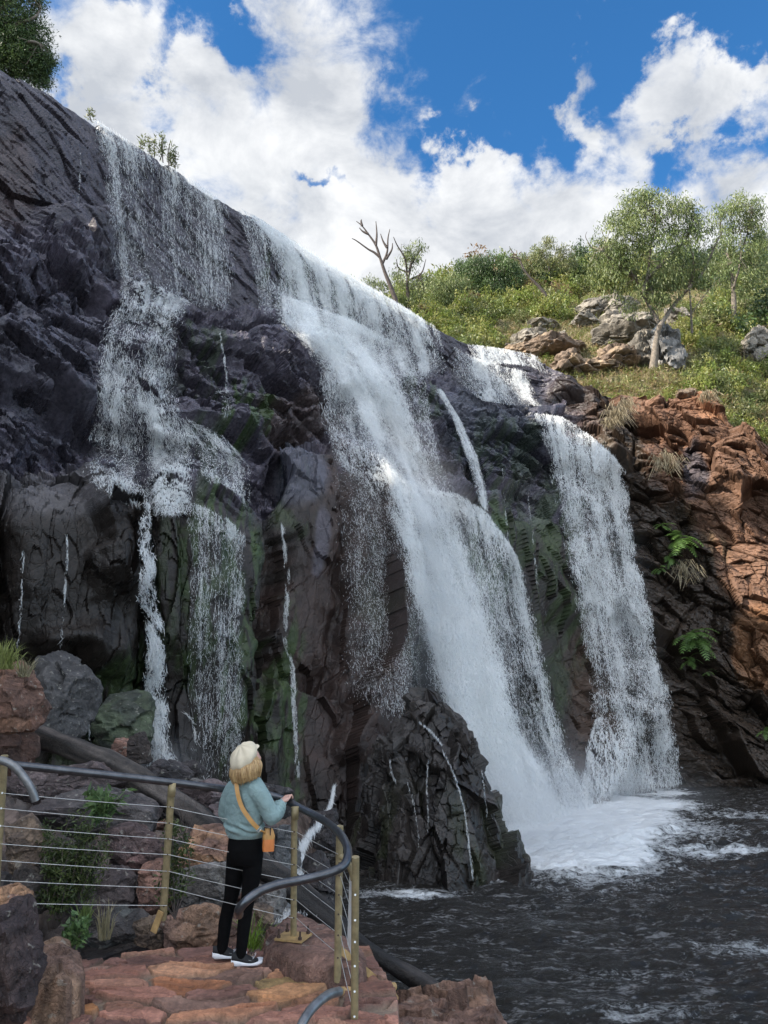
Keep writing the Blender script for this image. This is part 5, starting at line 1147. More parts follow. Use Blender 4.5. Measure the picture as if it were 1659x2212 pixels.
# filler stones
rg = np.random.default_rng(5)
for k in range(26):
    u = rg.uniform(20, 600); v = rg.uniform(1700, 1985); zc = 7.0 + (1985 - v) / 285 * 4.5; w = rg.uniform(35, 70)
    rock_px(u, v, w, w * rg.uniform(.6, .9), zc + .3, 900 + k, [RED, PUR, GRY, BRN][k % 4], ['reddish', 'purple-grey', 'pale grey', 'brown'][k % 4] + ' broken stone ' + ('at the far left of the bank' if u < 110 else 'left of the tall weeds' if u < 200 else 'between the weeds and the middle post' if u < 350 else 'just right of the middle post' if u < 440 else 'close to the woman') + (', high up near the log' if v < 1790 else ', halfway down the bank' if v < 1890 else ', low down by the path'), grp='small stones of the rubble bank', name='stone', cat='stone', sub=4, rot=rg.random() * 3)
# ---- the rock cone standing in the pool
cb = PZ(945.0, 1925.0, WZ); cpk = PC(922.0, 1512.0, 19.3)
th = np.linspace(0, 2 * math.pi, 520, endpoint=False); hh = np.linspace(0, 1, 260)
TT, HHh = np.meshgrid(th, hh)
foot = np.array([cb[0] + .05, cb[1] + 2.2]); top = np.array([cpk[0], cpk[1]]); zt_ = float(cpk[2]) + .15; zf = WZ - .8
prof = np.interp(HHh, [0, .12, .3, .55, .72, .86, .95, 1], [1.04, 1.0, .90, .74, .54, .27, .14, .04])   # radius share against height
rxx = 1.9; hw_ = HHh[..., None] ** 1.6; ctr = foot[None, None] * (1 - hw_) + top * hw_
Xc = ctr[..., 0] + rxx * prof * np.cos(TT); Yc = ctr[..., 1] + 2.3 * prof * np.sin(TT); Zc = zf + (zt_ - zf) * HHh
qc = np.stack([Xc, Yc, Zc], -1).reshape(-1, 3); nn = np.stack([np.cos(TT), np.sin(TT), TT * 0 + .35], -1).reshape(-1, 3); nn /= np.linalg.norm(nn, axis=1, keepdims=True)
ww = (fbm(qc * .6, 3, 4) - .5)[:, None] * .8
t1, e1, i1 = facets((qc + ww) * np.array([.75, .75, .28]), 31); qc2 = qc + nn * (.45 * (t1 * 1.2 + i1 - .5))[:, None]
t2, e2, i2 = facets((qc2) * np.array([1.7, 1.7, 1.0]), 32); t3, e3, i3 = facets(qc2 * np.array([4.5, 4.5, 3.5]), 33)
hfl = HHh.ravel()
dd = .36 * (t1 * 1.2 + i1 - .5) + .15 * (t2 * 1.2 + i2 - .5) + .05 * (t3 + i3 - .5) * (1 + sstep(hfl, .4, .7)) + .12 * (fbm(qc * 3.5, 4, 36) - .5) - .03 * np.exp(-(e2 / .05) ** 2)
qc = qc + nn * dd[:, None]
qc[:, 2] += sstep(hfl, .35, 1) * (.75 * (i1 - .5) + .22 * (i2 - .5))
cc = np.array([.030, .025, .022]) * (.6 + .8 * i2[:, None]); ms = sstep(fbm(qc * np.array([1.3, 1.3, .4]), 4, 38), .5, .65)[:, None] * sstep(1 - hfl, .3, .7)[:, None]; cc = cc * (1 - ms * .5) + np.array([.035, .045, .018]) * ms * .5
nth = len(th); a = np.arange(260 * nth).reshape(260, nth); a2 = np.roll(a, -1, 1); fcs = np.stack([a[:-1], a2[:-1], a2[1:], a[1:]], -1).reshape(-1, 4)
capc = qc[-nth:].mean(0) + [0, 0, .15]; vq_ = np.vstack([qc, capc]); ccap = np.stack([a[-1], a2[-1], np.full(nth, len(qc))], -1)
cone = mesh_np('rock_outcrop', vq_, [ccap, fcs], M_ROCK, cols=np.vstack([cc, cc[-1]]), extra={'wet': np.full(len(vq_), .85)}, smooth=False)
props(cone, 'black wet pyramid of rock with a jagged top standing in the pool', 'rock outcrop')
# depth of the cone as seen from the viewpoint, for the rivulets running over it
_zc = vq_[:, 1] * CT + vq_[:, 2] * ST; _u = CX + F * vq_[:, 0] / _zc; _v = CY - F * (-vq_[:, 1] * ST + vq_[:, 2] * CT) / _zc
CZB = np.full((160, 160), 1e3); ci_ = ((_v - 1480) / 4).astype(int); cj_ = ((_u - 680) / 4).astype(int); ok_ = (ci_ >= 0) & (ci_ < 160) & (cj_ >= 0) & (cj_ < 160); np.minimum.at(CZB, (ci_[ok_], cj_[ok_]), vq_[ok_, 1])
def cone_y(u, v):
    i = np.clip(((v - 1480) / 4).astype(int), 1, 158); j = np.clip(((u - 680) / 4).astype(int), 1, 158)
    return np.minimum.reduce([CZB[i + a, j + b] for a in (-1, 0, 1) for b in (-1, 0, 1)])
def ribbon(name, pts, wpx, depth, label, n=500, seed=0, dens=1.0, sz=.03, film=True, wmat=None, ln=(.05, .25)):
    """white water running over rock: pts in (u, v); depth: function giving distance Y"""
    rg = np.random.default_rng(seed); p = catmull([(u, v, 0) for u, v in pts], 12)[:, :2]; seg = np.concatenate([[0], np.cumsum(np.hypot(*np.diff(p, axis=0).T))]); tt = rg.random(n) * seg[-1]
    W_ = np.ones(len(pts)) * wpx if np.ndim(wpx) == 0 else np.array(wpx, float); wseg = np.interp(np.linspace(0, 1, len(p)), np.linspace(0, 1, len(pts)), W_)
    u = np.interp(tt, seg, p[:, 0]); v = np.interp(tt, seg, p[:, 1]); w_ = np.interp(tt, seg, wseg); u = u + rg.normal(size=n) * w_ * .32
    Y = depth(u, v); ok = Y < 900; u, v, Y = u[ok], v[ok], Y[ok]; pos = PY(u, v, Y - .06 - rg.random(len(u)) * .12)
    d = np.array([0, -.15, -1.0]) + rg.normal(size=(len(u), 3)) * .3; d /= np.linalg.norm(d, axis=1, keepdims=True)
    vs, fs = strands(pos, d, rg.uniform(*ln, len(u)), rg.uniform(.6, 1.2, len(u)) * sz); o = mesh_np(name, vs, fs, M_DROP, smooth=False); props(o, kind='structure', label=label)
    if film:
        m_ = 9; s_ = np.linspace(-.5, .5, m_); U = p[:, 0][:, None] + s_[None] * wseg[:, None]; V_ = np.repeat(p[:, 1][:, None], m_, 1); Yf = depth(U.ravel(), V_.ravel()); Yf = np.where(Yf > 900, np.median(Yf[Yf < 900]), Yf).reshape(U.shape); Yf = blur2(blur2(Yf, 3, 0), 1, 1)
        al = (dens * np.clip(1.1 - np.abs(s_ * 2)[None] ** 1.5, 0, 1) * np.ones_like(U)); al[0] = 0; al[-1] *= .3
        mesh_np('water_film', PY(U.ravel(), V_.ravel(), Yf.ravel() - .05), grid_faces(len(p), m_), M_SHEET, parent=o, extra={'alpha': np.clip(al.ravel(), 0, 1)})
    return o
for k, (pts, w_, n_, lab) in enumerate([([(955, 1620), (975, 1660), (990, 1700), (1003, 1750), (1010, 1800), (1016, 1850), (1022, 1900)], 6, 900, 'brightest thread of water down the right face of the rock pyramid'),
        ([(842, 1640), (845, 1665), (855, 1690)], 6, 160, 'short trickle at the left shoulder of the rock pyramid'), ([(925, 1640), (922, 1700), (925, 1760), (925, 1800)], 5, 260, 'faint middle trickle on the rock pyramid'),
        ([(880, 1690), (892, 1730), (902, 1790), (905, 1830)], 5, 200, 'faint left trickle on the rock pyramid'), ([(1040, 1660), (1045, 1700), (1052, 1760), (1055, 1790)], 5, 180, 'thin trickle at the right edge of the rock pyramid'), ([(905, 1560), (930, 1580), (955, 1610)], 7, 200, 'splash just under the peak of the rock pyramid')]):
    ribbon('rivulet', pts, w_ * .55, cone_y, lab, int(n_ * (.5 if k < 5 else 1.2)), 40 + k, .45, .012, film=False, ln=(.03, .12))
sy = lambda u, v: np.interp(v, [1690, 1760, 1850, 1900, 1960, 2000], [19.0, 17.2, 12.5, 11.2, 9.2, 8.6])
ribbon('side_stream', [(722, 1700), (712, 1745), (690, 1780), (665, 1810), (650, 1840), (648, 1870)], [4, 5, 8, 11, 12, 18], sy, 'white side stream tumbling down the gap left of the rock pyramid', 1800, 61, .32, .016)
ribbon('side_stream', [(648, 1870), (640, 1900), (625, 1915)], [26, 20, 12], sy, 'lower step of the side stream behind the middle post', 500, 62, .3, .015)
ribbon('side_stream', [(575, 1790), (590, 1830), (598, 1880)], [16, 14, 10], sy, 'white froth behind the orange bag', 400, 63, .3, .014)
ribbon('side_stream', [(598, 1930), (615, 1960), (618, 1995)], [40, 60, 50], lambda u, v: sy(u, v) - .2, 'pale foam patch behind the woman\'s shins', 900, 64, .8, .012, ln=(.02, .06))
# ---- the fallen log
lg = [(20, 1560, 10.6), (70, 1585, 10.2), (160, 1618, 9.8), (260, 1660, 9.5), (360, 1722, 9.2), (440, 1775, 8.9), (510, 1832, 8.6), (600, 1895, 8.3), (690, 1968, 8.0), (780, 2040, 7.7), (870, 2098, 7.5), (948, 2142, 7.4)]
lp = catmull([PC(*a) for a in lg], 14); nL = len(lp); lr = np.interp(np.linspace(0, 1, nL), [0, .25, .5, .62, .8, 1], [.125, .145, .15, .125, .09, .07])
mb = MB(); mb.tube(lp, lr, 40); lv = np.vstack(mb.v); 
axis = lp[np.minimum(np.arange(nL), nL - 1)]
qn = lv * np.array([1, 1, 1]); s_al = (lv @ ((lp[-1] - lp[0]) / np.linalg.norm(lp[-1] - lp[0])))
ring = np.zeros_like(lv); ring[:nL * 40] = np.repeat(lp, 40, 0); ring[nL * 40:] = lv[nL * 40:]
rd = lv - ring; rl = np.linalg.norm(rd, axis=1, keepdims=True) + 1e-6
qg = np.stack([s_al * 1.2, (rd[:, 0] + 3) * 9, (rd[:, 2] + 3) * 9], -1)
lv = lv + rd / rl * (.09 * (fbm(qg * np.array([.7, 1.3, 1.3]), 4, 11) - .5) + .07 * (fbm(lv * 2, 3, 12) - .5))[:, None]
lc = np.array([.052, .043, .037]) * (.2 + 1.7 * sstep(fbm(qg * np.array([.9, 2.2, 2.2]), 4, 13), .3, .75)[:, None]); br = sstep(s_al, np.percentile(s_al, 45), np.percentile(s_al, 75))[:, None]; lc = lc * (1 - br * .2)
M_LOG = rock_mat('weathered_wood', 3, 24, .02, .45, .75); mb.v = [lv]; mb.c = [lc]
M_ = mesh_np('fallen_log', lv, [np.vstack(mb.f3), np.vstack(mb.f4)], M_LOG, cols=lc, extra={'wet': np.full(len(lv), .6)}); props(M_, 'long dark fallen tree trunk lying slantwise across the bank down to the pool', 'log')
# ---- plants of the bank
def weed(name, u, v, zc, hpx, n, label, seed, ln=.09, wd=.035, pal='olive', spread=.5, grp=None, per=26):
    rg = np.random.default_rng(seed); b0 = PC(float(u), float(v), zc); H_ = hpx / F * zc; root = empty(name, b0, label, 'plant', grp); mb = MB(); cs = []
    for i in range(n):
        d = rg.normal(size=3) * spread; d[2] = 1; e = b0 + d * H_ * rg.uniform(.5, 1.0) * np.array([1, .6, 1]); m_ = (b0 + e) / 2 + rg.normal(size=3) * H_ * .08
        st = catmull([b0, m_, e], 4); mb.tube(st, np.linspace(.006, .0025, len(st)), 4, cap=False); cs.append(st[2:])
    mb.build('stem', M_BARKD, root); cs = np.vstack(cs); vv, cc = leaves(cs, per, .06, ln, wd, PAL[pal], rg, -.1); mb = MB(); mb.quadcloud(vv, cc); mb.build('leaf', M_LEAF, root, False, True)
PAL['weed'] = [(.075, .10, .03), (.10, .12, .04), (.055, .08, .025)]; PAL['herb'] = [(.10, .17, .06), (.13, .20, .07)]
weed('weed', 130, 1990, 7.0, 210, 16, 'tall straggly green weeds growing up behind the lower wires', 1, .055, .016, 'weed', .22, per=16)
weed('weed', 165, 1960, 7.1, 180, 12, 'second clump of straggly weeds just right of the tallest', 2, .05, .015, 'weed', .22, per=16)
weed('weed', 105, 1960, 7.0, 150, 9, 'shorter weeds left of the tallest clump', 3, .05, .015, 'weed', .2, per=14)
weed('weed', 378, 1985, 6.4, 200, 9, 'climbing weeds right behind the middle post', 4, .05, .018, 'weed', .12, per=14)
weed('herb', 222, 1768, 7.9, 60, 9, 'broad-leaved sprig growing on the wide grey boulder', 5, .13, .04, 'herb', .5, per=4)
weed('herb', 155, 2040, 6.2, 50, 6, 'low green leaves beside the tan block', 6, .07, .03, 'herb', .5, per=8)
def grass(u, v, zc, hpx, n, label, seed, col, sp=.5):
    rg = np.random.default_rng(seed); b0 = PC(float(u), float(v), zc); H_ = hpx / F * zc; mb = MB()
    for i in range(n):
        a = b0 + rg.normal(size=3) * np.array([.12, .12, .01]) * H_ * 2.2 * sp; d = np.array([rg.normal() * sp, rg.normal() * sp, 1]); e = a + d * H_ * rg.uniform(.4, 1); m_ = a * .45 + e * .55 + np.array([0, 0, H_ * .1]); w_ = np.array([rg.uniform(.002, .006), rg.normal() * .002, 0]); cl = np.array(col) * rg.uniform(.6, 1.3)
        e = e - np.array([0, 0, abs(d[0]) * H_ * .3]); mb.add([a - w_, a + w_, m_ + w_ * .8, m_ - w_ * .8], [[0, 1, 2, 3]], cl); mb.add([m_ - w_ * .8, m_ + w_ * .8, e + w_ * .1, e - w_ * .1], [[0, 1, 2, 3]], cl)
    o = mb.build('grass_tuft', M_LEAF, None, False, True); props(o, label, 'grass tuft'); return o
grass(545, 2050, 7.0, 75, 60, 'bright green grass tuft beside the woman\'s right ankle', 1, (.22, .34, .05))
grass(580, 2055, 6.7, 40, 40, 'dry low grass between the bright tuft and the red slab', 2, (.24, .20, .10))
grass(6, 1445, 8.6, 75, 150, 'long yellow-green grass hanging on top of the red boulder', 3, (.24, .27, .08))
grass(50, 1462, 8.8, 50, 60, 'pale dry grass on the right shoulder of the red boulder', 4, (.30, .27, .16))
grass(225, 2030, 6.6, 90, 40, 'thin dry grass stalks beside the tan block', 5, (.30, .26, .15), .25)
grass(180, 2005, 6.8, 70, 50, 'green grass at the root of the weeds', 6, (.15, .20, .06), .3)
rg = np.random.default_rng(9); b0 = PC(402., 1850., 8.2); mb = MB()
for i in range(8):
    d = np.array([rg.normal() * .35, rg.normal() * .2, 1]); e = b0 + d * rg.uniform(.35, .62); m_ = (b0 + e) / 2 + rg.normal(size=3) * .04; mb.tube([b0, m_, e], [.008, .005, .002], 4)
    for j in range(4): q0 = m_ + (e - m_) * rg.random(); mb.tube([q0, q0 + rg.normal(size=3) * .06 + [0, 0, .07], q0 + rg.normal(size=3) * .08 + [0, 0, .16]], [.003, .002, .001], 3)
o = mb.build('bare_twigs', M_BARKD); props(o, 'leafless dark twigs sticking up in front of the log', 'twigs')
# ================================================================== FENCE with curved handrail
M_RAIL = simple_mat('grey_handrail', (.10, .105, .115), .28, .75, 18, .3); M_POST = simple_mat('tan_post', (.27, .215, .115), .5, .1, 14, .35, 60, .001)
M_STEEL = simple_mat('steel_wire', (.62, .62, .60), .35, .6); M_PLATE = simple_mat('ochre_plate', (.40, .26, .11), .6, .1, 12, .35, 40, .001); M_BOLT = simple_mat('rusty_bolt', (.07, .045, .035), .6, .4); M_WHITE = simple_mat('white_board', (.74, .74, .71), .5, 0, 30, .06)
fence = empty('fence', PC(360., 1985., 5.9), 'tan post and wire fence with a dark curved handrail around the lookout', 'fence')
def pipe(name, pts, dia, mat, par, k=16, n=14):
    p = catmull([PC(float(a), float(b), c) for a, b, c in pts], n); mb = MB(); mb.tube(p, dia / 2, k); return mb.build(name, mat, par)
pipe('handrail', [(26, 1652, 5.6), (120, 1662, 5.7), (250, 1676, 5.8), (370, 1690, 5.95), (490, 1705, 6.15), (560, 1713, 6.25), (606, 1725, 6.25), (650, 1746, 6.1), (692, 1768, 5.9), (728, 1794, 5.6), (748, 1824, 5.35), (751, 1850, 5.2), (738, 1873, 5.1), (700, 1889, 5.03), (650, 1901, 5.0), (600, 1911, 4.95), (560, 1926, 4.9), (532, 1946, 4.85), (517, 1964, 4.85), (516, 1976, 4.9)], .058, M_RAIL, fence)
pipe('handrail', [(738, 1850, 5.35), (750, 1862, 5.3), (760, 1882, 5.2), (764, 1900, 5.15)], .045, M_POST, fence)
posts = {'A': ((10, 1632, 5.5), (-14, 2000, 5.5), .050), 'B': ((371, 1694, 5.95), (352, 1986, 5.95), .056), 'C': ((636, 1744, 6.1), (634, 2024, 6.1), .050), 'D': ((734, 1784, 5.62), (729, 2120, 5.5), .053), 'N': ((768, 1851, 5.0), (765, 2300, 5.0), .050)}
for kname, (a, b_, dia) in posts.items():
    p0, p1 = PC(*map(float, a)), PC(*map(float, b_)); mb = MB(); mb.tube([p0, p0 * .5 + p1 * .5, p1], dia / 2, 20); po = mb.build('post', M_POST, fence)
    holes = {'B': [1743, 1778, 1812, 1846, 1882, 1918, 1958], 'C': [1797, 1833, 1868, 1902, 1944, 1983], 'D': [1866, 1893, 1935, 1977, 2022, 2070], 'N': [1933, 1988, 2035, 2087, 2142, 2196], 'A': [1713, 1746, 1784, 1823, 1859, 1902, 1945]}[kname]
    for hv_ in holes:
        mb = MB(); f = (hv_ - a[1]) / (b_[1] - a[1]); c = p0 * (1 - f) + p1 * f; d = -c / np.linalg.norm(c); c = c + d * dia * .48
        mb.tube([c, c + d * .009], .007, 8); mb.build('wire_fitting', M_STEEL if kname in 'NA' else M_BOLT, po)
    if kname in 'BC':       # little saddle under the rail
        mb = MB(); Rf = frame((1, .2, 0)); mb.box(p0 + np.array([.012, -.02, -.04]), (.012, .05, .10), Rf); mb.build('bracket', M_POST, po)
def wire(u0, v0, z0_, u1, v1, z1_, sag=.004):
    a, b_ = PC(float(u0), float(v0), z0_), PC(float(u1), float(v1), z1_); t_ = np.linspace(0, 1, 12)[:, None]; p = a * (1 - t_) + b_ * t_; p[:, 2] -= sag * 4 * (t_ * (1 - t_))[:, 0]
    mb = MB(); mb.tube(p, .0023, 6); mb.build('wire', M_STEEL, fence)
WA = [1713, 1746, 1784, 1823, 1859, 1902, 1950]; WB = [1743, 1778, 1812, 1846, 1882, 1918, 1956]; WB2 = [1743, 1778, 1812, 1846, 1882, 1918]; WC = [1797, 1833, 1868, 1902, 1944, 1983]; WD = [1845, 1886, 1930, 1972, 2016, 2060]; WD1 = [1866, 1893, 1935, 1977, 2022, 2070]; WN = [1933, 1988, 2035, 2087, 2142, 2196]
for a, b_ in zip(WA, WB): wire(2, a, 5.48, 361, b_, 5.92)
for a, b_ in zip(WB2, WC): wire(364, a, 5.92, 633, b_, 6.07)
for a, b_ in zip(WC, WD): wire(640, a, 6.07, 730, b_, 5.55)
for a, b_ in zip(WD1, WN): wire(736, a, 5.5, 764, b_ - 6, 5.02)
# base plate with four bolts
bc_ = PC(634., 2022., 6.1); mb = MB(); Rp = frame((.35, 1, .06)); mb.box(bc_ + [0, 0, -.005], (.235, .20, .016), Rp); plate = mb.build('base_plate', M_PLATE, fence, smooth=False)
for sx in (-1, 1):
    for sy_ in (-1, 1):
        c = bc_ + Rp @ np.array([sx * .092, sy_ * .075, 0]); mb = MB(); mb.tube([c, c + [0, 0, .022]], .016, 6); mb.tube([c + [0, 0, .02], c + [0, 0, .062]], .008, 8); mb.build('bolt', M_BOLT, plate, smooth=False)
# leaning brace, horizontal tube and foot plate
a, b_ = PC(733., 2050., 5.55), PC(826., 2128., 5.85); mb = MB(); d = b_ - a; Rb = frame(d); mb.box((a + b_) / 2, (.012, np.linalg.norm(d), .05), Rb); mb.build('brace', M_PLATE, fence, smooth=False)
a, b_ = PC(736., 2142., 5.4), PC(851., 2131., 5.8); mb = MB(); mb.tube([a, b_], .030, 16); mb.build('foot_tube', M_PLATE, fence)
c = PC(835., 2152., 5.85); mb = MB(); Rq = frame((-.2, 1, 0)); mb.box(c, (.16, .12, .018), Rq); fp = mb.build('foot_plate', M_PLATE, fence, smooth=False)
for sx in (-1, 1):
    cc_ = c + Rq @ np.array([sx * .055, -.03, 0]); mb = MB(); mb.tube([cc_, cc_ + [0, 0, .03]], .014, 6); mb.tube([cc_ + [0, 0, .025], cc_ + [0, 0, .085]], .008, 8); mb.build('bolt', M_BOLT, fp, smooth=False)
a = PC(340., 1985., 5.9); mb = MB(); mb.box(a + [0, 0, -.02], (.05, .012, .16), frame((.3, 1, 0)) @ np.array(Matrix.Rotation(.35, 3, 'Y'))); mb.build('bracket', M_PLATE, fence, smooth=False)
# sign board seen edge-on, hung on the wires
q4 = [PC(755.5, 1889., 5.32), PC(763., 1896., 5.22), PC(761., 2066., 5.22), PC(750.5, 2038., 5.32)]
nrm = np.cross(q4[1] - q4[0], q4[3] - q4[0]); nrm /= np.linalg.norm(nrm); v8 = [x + nrm * .002 for x in q4] + [x - nrm * .002 for x in q4]
mb = MB(); mb.add(v8, [[0, 1, 2, 3], [7, 6, 5, 4], [0, 4, 5, 1], [1, 5, 6, 2], [2, 6, 7, 3], [3, 7, 4, 0]]); sg = mb.build('sign_board', M_WHITE, None, smooth=False); props(sg, 'white sign board seen nearly edge-on, fixed between the last two fence posts', 'sign')
# short lengths of other handrails near the camera
def lone(pts, dia, lab):
    p = catmull([PC(float(a), float(b), c) for a, b, c in pts], 14); mb = MB(); mb.tube(p, dia / 2, 20, cap=True); o = mb.build('handrail_end', M_RAIL2, None); props(o, lab, 'handrail'); return o
M_RAIL2 = simple_mat('worn_handrail', (.20, .20, .20), .35, .5, 14, .35)
lone([(733, 2142, 4.3), (712, 2148, 4.2), (690, 2163, 4.1), (668, 2186, 4.0), (650, 2218, 3.9), (640, 2260, 3.85), (636, 2330, 3.8)], .050, 'worn grey handrail end curving up into the bottom of the photo')
lone([(-30, 1640, 5.3), (5, 1643, 5.3), (30, 1655, 5.3), (52, 1680, 5.3), (68, 1706, 5.3), (77, 1730, 5.3)], .056, 'short pinkish-grey curved pipe end at the left post')
# ================================================================== WOMAN
def remeshed(name, mb, voxel, smooth_it, mat, parent, disp=None, cols=None):
    o = mb.build(name + '_tmp', None, None)
    m = o.modifiers.new('r', 'REMESH'); m.mode = 'VOXEL'; m.voxel_size = voxel
    s = o.modifiers.new('s', 'SMOOTH'); s.factor = .5; s.iterations = smooth_it
    dg = bpy.context.evaluated_depsgraph_get(); ev = o.evaluated_get(dg); me = bpy.data.meshes.new_from_object(ev)
    n = len(me.vertices); v = np.zeros(n * 3); me.vertices.foreach_get('co', v); v = v.reshape(-1, 3); nn = np.zeros(n * 3); me.vertices.foreach_get('normal', nn); nn = nn.reshape(-1, 3)
    fs = [tuple(p.vertices) for p in me.polygons]; f4 = np.array([x for x in fs if len(x) == 4]); f3 = np.array([x for x in fs if len(x) == 3])
    bpy.data.objects.remove(o)
    if disp is not None: v = v + nn * disp(v)[:, None]
    return mesh_np(name, v, [x for x in (f3, f4) if len(x)], mat, parent, True, cols=cols(v) if cols else None)
G = lambda u, v, dz=0.0: PC(float(u), float(v), 6.05 + dz)
M_SKIN = simple_mat('skin', (.62, .36, .28), .5); M_BLACK = simple_mat('black_leggings', (.0045, .0045, .005), .8, 0, 30, .3)
M_BLACK.node_tree.nodes['Principled BSDF'].inputs['Specular IOR Level'].default_value = .12
m, t, b = new_mat('sage_sweatshirt'); M_SWEAT = m
f = tnoise(t, 500, 2, .5, obj=True); t.links.new(mixc(t, maprange(t, tnoise(t, 9, 4, .6, obj=True), .3, .7, 0, 1), (.25, .355, .345), (.31, .42, .41)), b.inputs['Base Color']); b.inputs['Roughness'].default_value = .95
bump(t, b, nmath(t, 'ADD', f, nmath(t, 'MULTIPLY', tnoise(t, 14, 3, .5, .5, obj=True), 6)), .004)
m, t, b = new_mat('blonde_hair'); M_HAIR = m
t.links.new(mixc(t, maprange(t, tnoise(t, 60, 4, .7, 0, obj=True, vscale=(1, 1, .12)), .3, .7, 0, 1), (.22, .12, .045), (.62, .42, .20)), b.inputs['Base Color']); b.inputs['Roughness'].default_value = .45; bump(t, b, tnoise(t, 90, 3, .6, 0, obj=True, vscale=(1, 1, .1)), .006)
M_CAP = simple_mat('cream_cap', (.66, .57, .42), .9, 0, 14, .08, 40, .002); M_SOLE = simple_mat('white_sole', (.80, .80, .82), .5); M_SHOE = simple_mat('black_shoe', (.008, .008, .009), .7)
M_TAN = simple_mat('tan_leather', (.50, .26, .08), .5, 0, 20, .12); M_ORANGE = simple_mat('orange_leather', (.62, .20, .055), .45, 0, 20, .12); M_DARK = simple_mat('dark_zip', (.02, .015, .012), .6)
feet = G(500, 2070)
person = empty('person', feet, 'woman in sage sweatshirt, black leggings and cream cap, one hand on the rail', 'person')
FW = np.array([.62, .78, 0.0]); FW /= np.linalg.norm(FW); RT = np.cross(FW, [0, 0, 1]); FR = frame(FW)
# joints
hipC = G(530, 1822); chest = G(528, 1735); neckb = G(532, 1688)
shL, shR = G(504, 1706, .05), G(556, 1706, -.08)
elR, wrR = G(586, 1764, -.10), G(608, 1737, .06); elL, wrL = G(489, 1756, .10), G(512, 1778, .30)
hpL, hpR = G(513, 1828, .04), G(547, 1828, -.04)
knL, knR = G(499, 1938, .05), G(536, 1938, -.03)
anL, anR = G(480, 2050, .04), G(521, 2055, -.05)
headc = G(536, 1644, .0)
# continuous body (skin): head, neck, trunk, arms, legs in one surface
HF = np.array([.66, .66, .36]); HF /= np.linalg.norm(HF); HR = frame(HF)
mb = MB()
mb.ellipsoid(headc + HF * .012, (.074, .094, .108), HR, 24, 16); mb.ellipsoid(headc + HR @ np.array([0, .045, -.055]), (.048, .052, .055), HR)
mb.ellipsoid(headc + HR @ np.array([0, .104, -.020]), (.012, .020, .020), HR, 10, 8); mb.ellipsoid(headc + HR @ np.array([0, .092, -.058]), (.022, .012, .008), HR, 10, 8)
for sx in (-1, 1): mb.ellipsoid(headc + HR @ np.array([sx * .074, -.005, -.012]), (.010, .018, .030), HR, 10, 8); mb.ellipsoid(headc + HR @ np.array([sx * .030, .084, .010]), (.016, .010, .011), HR, 10, 8)
mb.tube([headc + [0, 0, -.05], neckb + [0, 0, .0]], [.050, .054], 16)
mb.tube([neckb, chest, hipC], [.06, .085, .085], 20)
mb.tube([shL, elL, wrL], [.05, .040, .028], 14); mb.tube([shR, elR, wrR], [.05, .040, .028], 14)
for hp_, kn, an in ((hpL, knL, anL), (hpR, knR, anR)): mb.tube([hp_, kn, an, an + [0, 0, -.05]], [.045, .034, .026, .026], 14)
mb.tube([neckb + (shL - neckb) * .2, shL], [.07, .05], 14); mb.tube([neckb + (shR - neckb) * .2, shR], [.07, .05], 14)
# right hand resting on the rail: palm, four fingers over the pipe, thumb beside
hd = wrR + np.array([.020, .02, .028]); mb.ellipsoid(hd, (.036, .042, .018), frame((.55, .80, .22)), 16, 10)
fx = np.array([.83, -.52, 0.0]); fy = np.array([.50, .83, .12])
for i, (o_, l_) in enumerate([(-.030, .060), (-.011, .068), (.009, .064), (.027, .052)]):
    b0 = hd + fx * o_ + fy * .028 + [0, 0, .008]; k1 = b0 + fy * l_ * .45 + [0, 0, .012 + .003 * i]; k2 = k1 + fy * l_ * .35 + [0, 0, -.012]; k3 = k2 + fy * l_ * .12 + [0, 0, -.022]
    mb.tube(catmull([b0, k1, k2, k3], 4), np.linspace(.0095, .0072, 13), 8)
b0 = hd - fx * .03; mb.tube(catmull([b0, b0 - fx * .018 + fy * .02, b0 - fx * .016 + fy * .05 + [0, 0, -.012]], 4), np.linspace(.011, .008, 9), 8)
mb.ellipsoid(wrL + [0.01, .03, -.03], (.03, .045, .03), None, 14, 10)
for i in range(4): q0 = wrL + np.array([.0 + .014 * i - .01, .055, -.035]); mb.tube([q0, q0 + [.004, .03, -.018], q0 + [.004, .035, -.042]], [.009, .0085, .007], 8)
q0 = wrL + np.array([-.015, .03, -.02]); mb.tube([q0, q0 + [-.01, .03, .0], q0 + [0, .05, -.01]], [.01, .009, .008], 8)
body = remeshed('body', mb, .006, 3, M_SKIN, person)
# sweatshirt
mb = MB()
def rings(pts, k=36):
    """pts: centre, half width (along RT), half depth (along FW)"""
    th = np.arange(k) * 2 * math.pi / k; vs = []; 
    for c, a, b_ in pts: vs.append(np.array(c) + np.cos(th)[:, None] * RT * a + np.sin(th)[:, None] * FW * b_)
    n = len(pts); i = np.arange(n - 1)[:, None] * k; j = np.arange(k)[None]; j2 = (j + 1) % k
    v = np.vstack(vs + [np.array(pts[0][0])[None], np.array(pts[-1][0])[None]]); f4 = np.stack([i + j, i + k + j, i + k + j2, i + j2], -1).reshape(-1, 4)
    c0, c1 = n * k, n * k + 1; f3 = np.array([[c0, x, (x + 1) % k] for x in range(k)] + [[c1, (n - 1) * k + (x + 1) % k, (n - 1) * k + x] for x in range(k)])
    return v, f4, f3
def addrings(mb, pts):
    v, f4, f3 = rings(pts); mb.add(v, f4); 
    # caps share the ring vertices: put them as own shell
    k = 36; n = len(pts); top = v[:k]; bot = v[(n - 1) * k:n * k]
    mb.add(np.vstack([top, v[n * k][None]]), [[k, x, (x + 1) % k] for x in range(k)]); mb.add(np.vstack([bot, v[n * k + 1][None]]), [[k, (x + 1) % k, x] for x in range(k)])
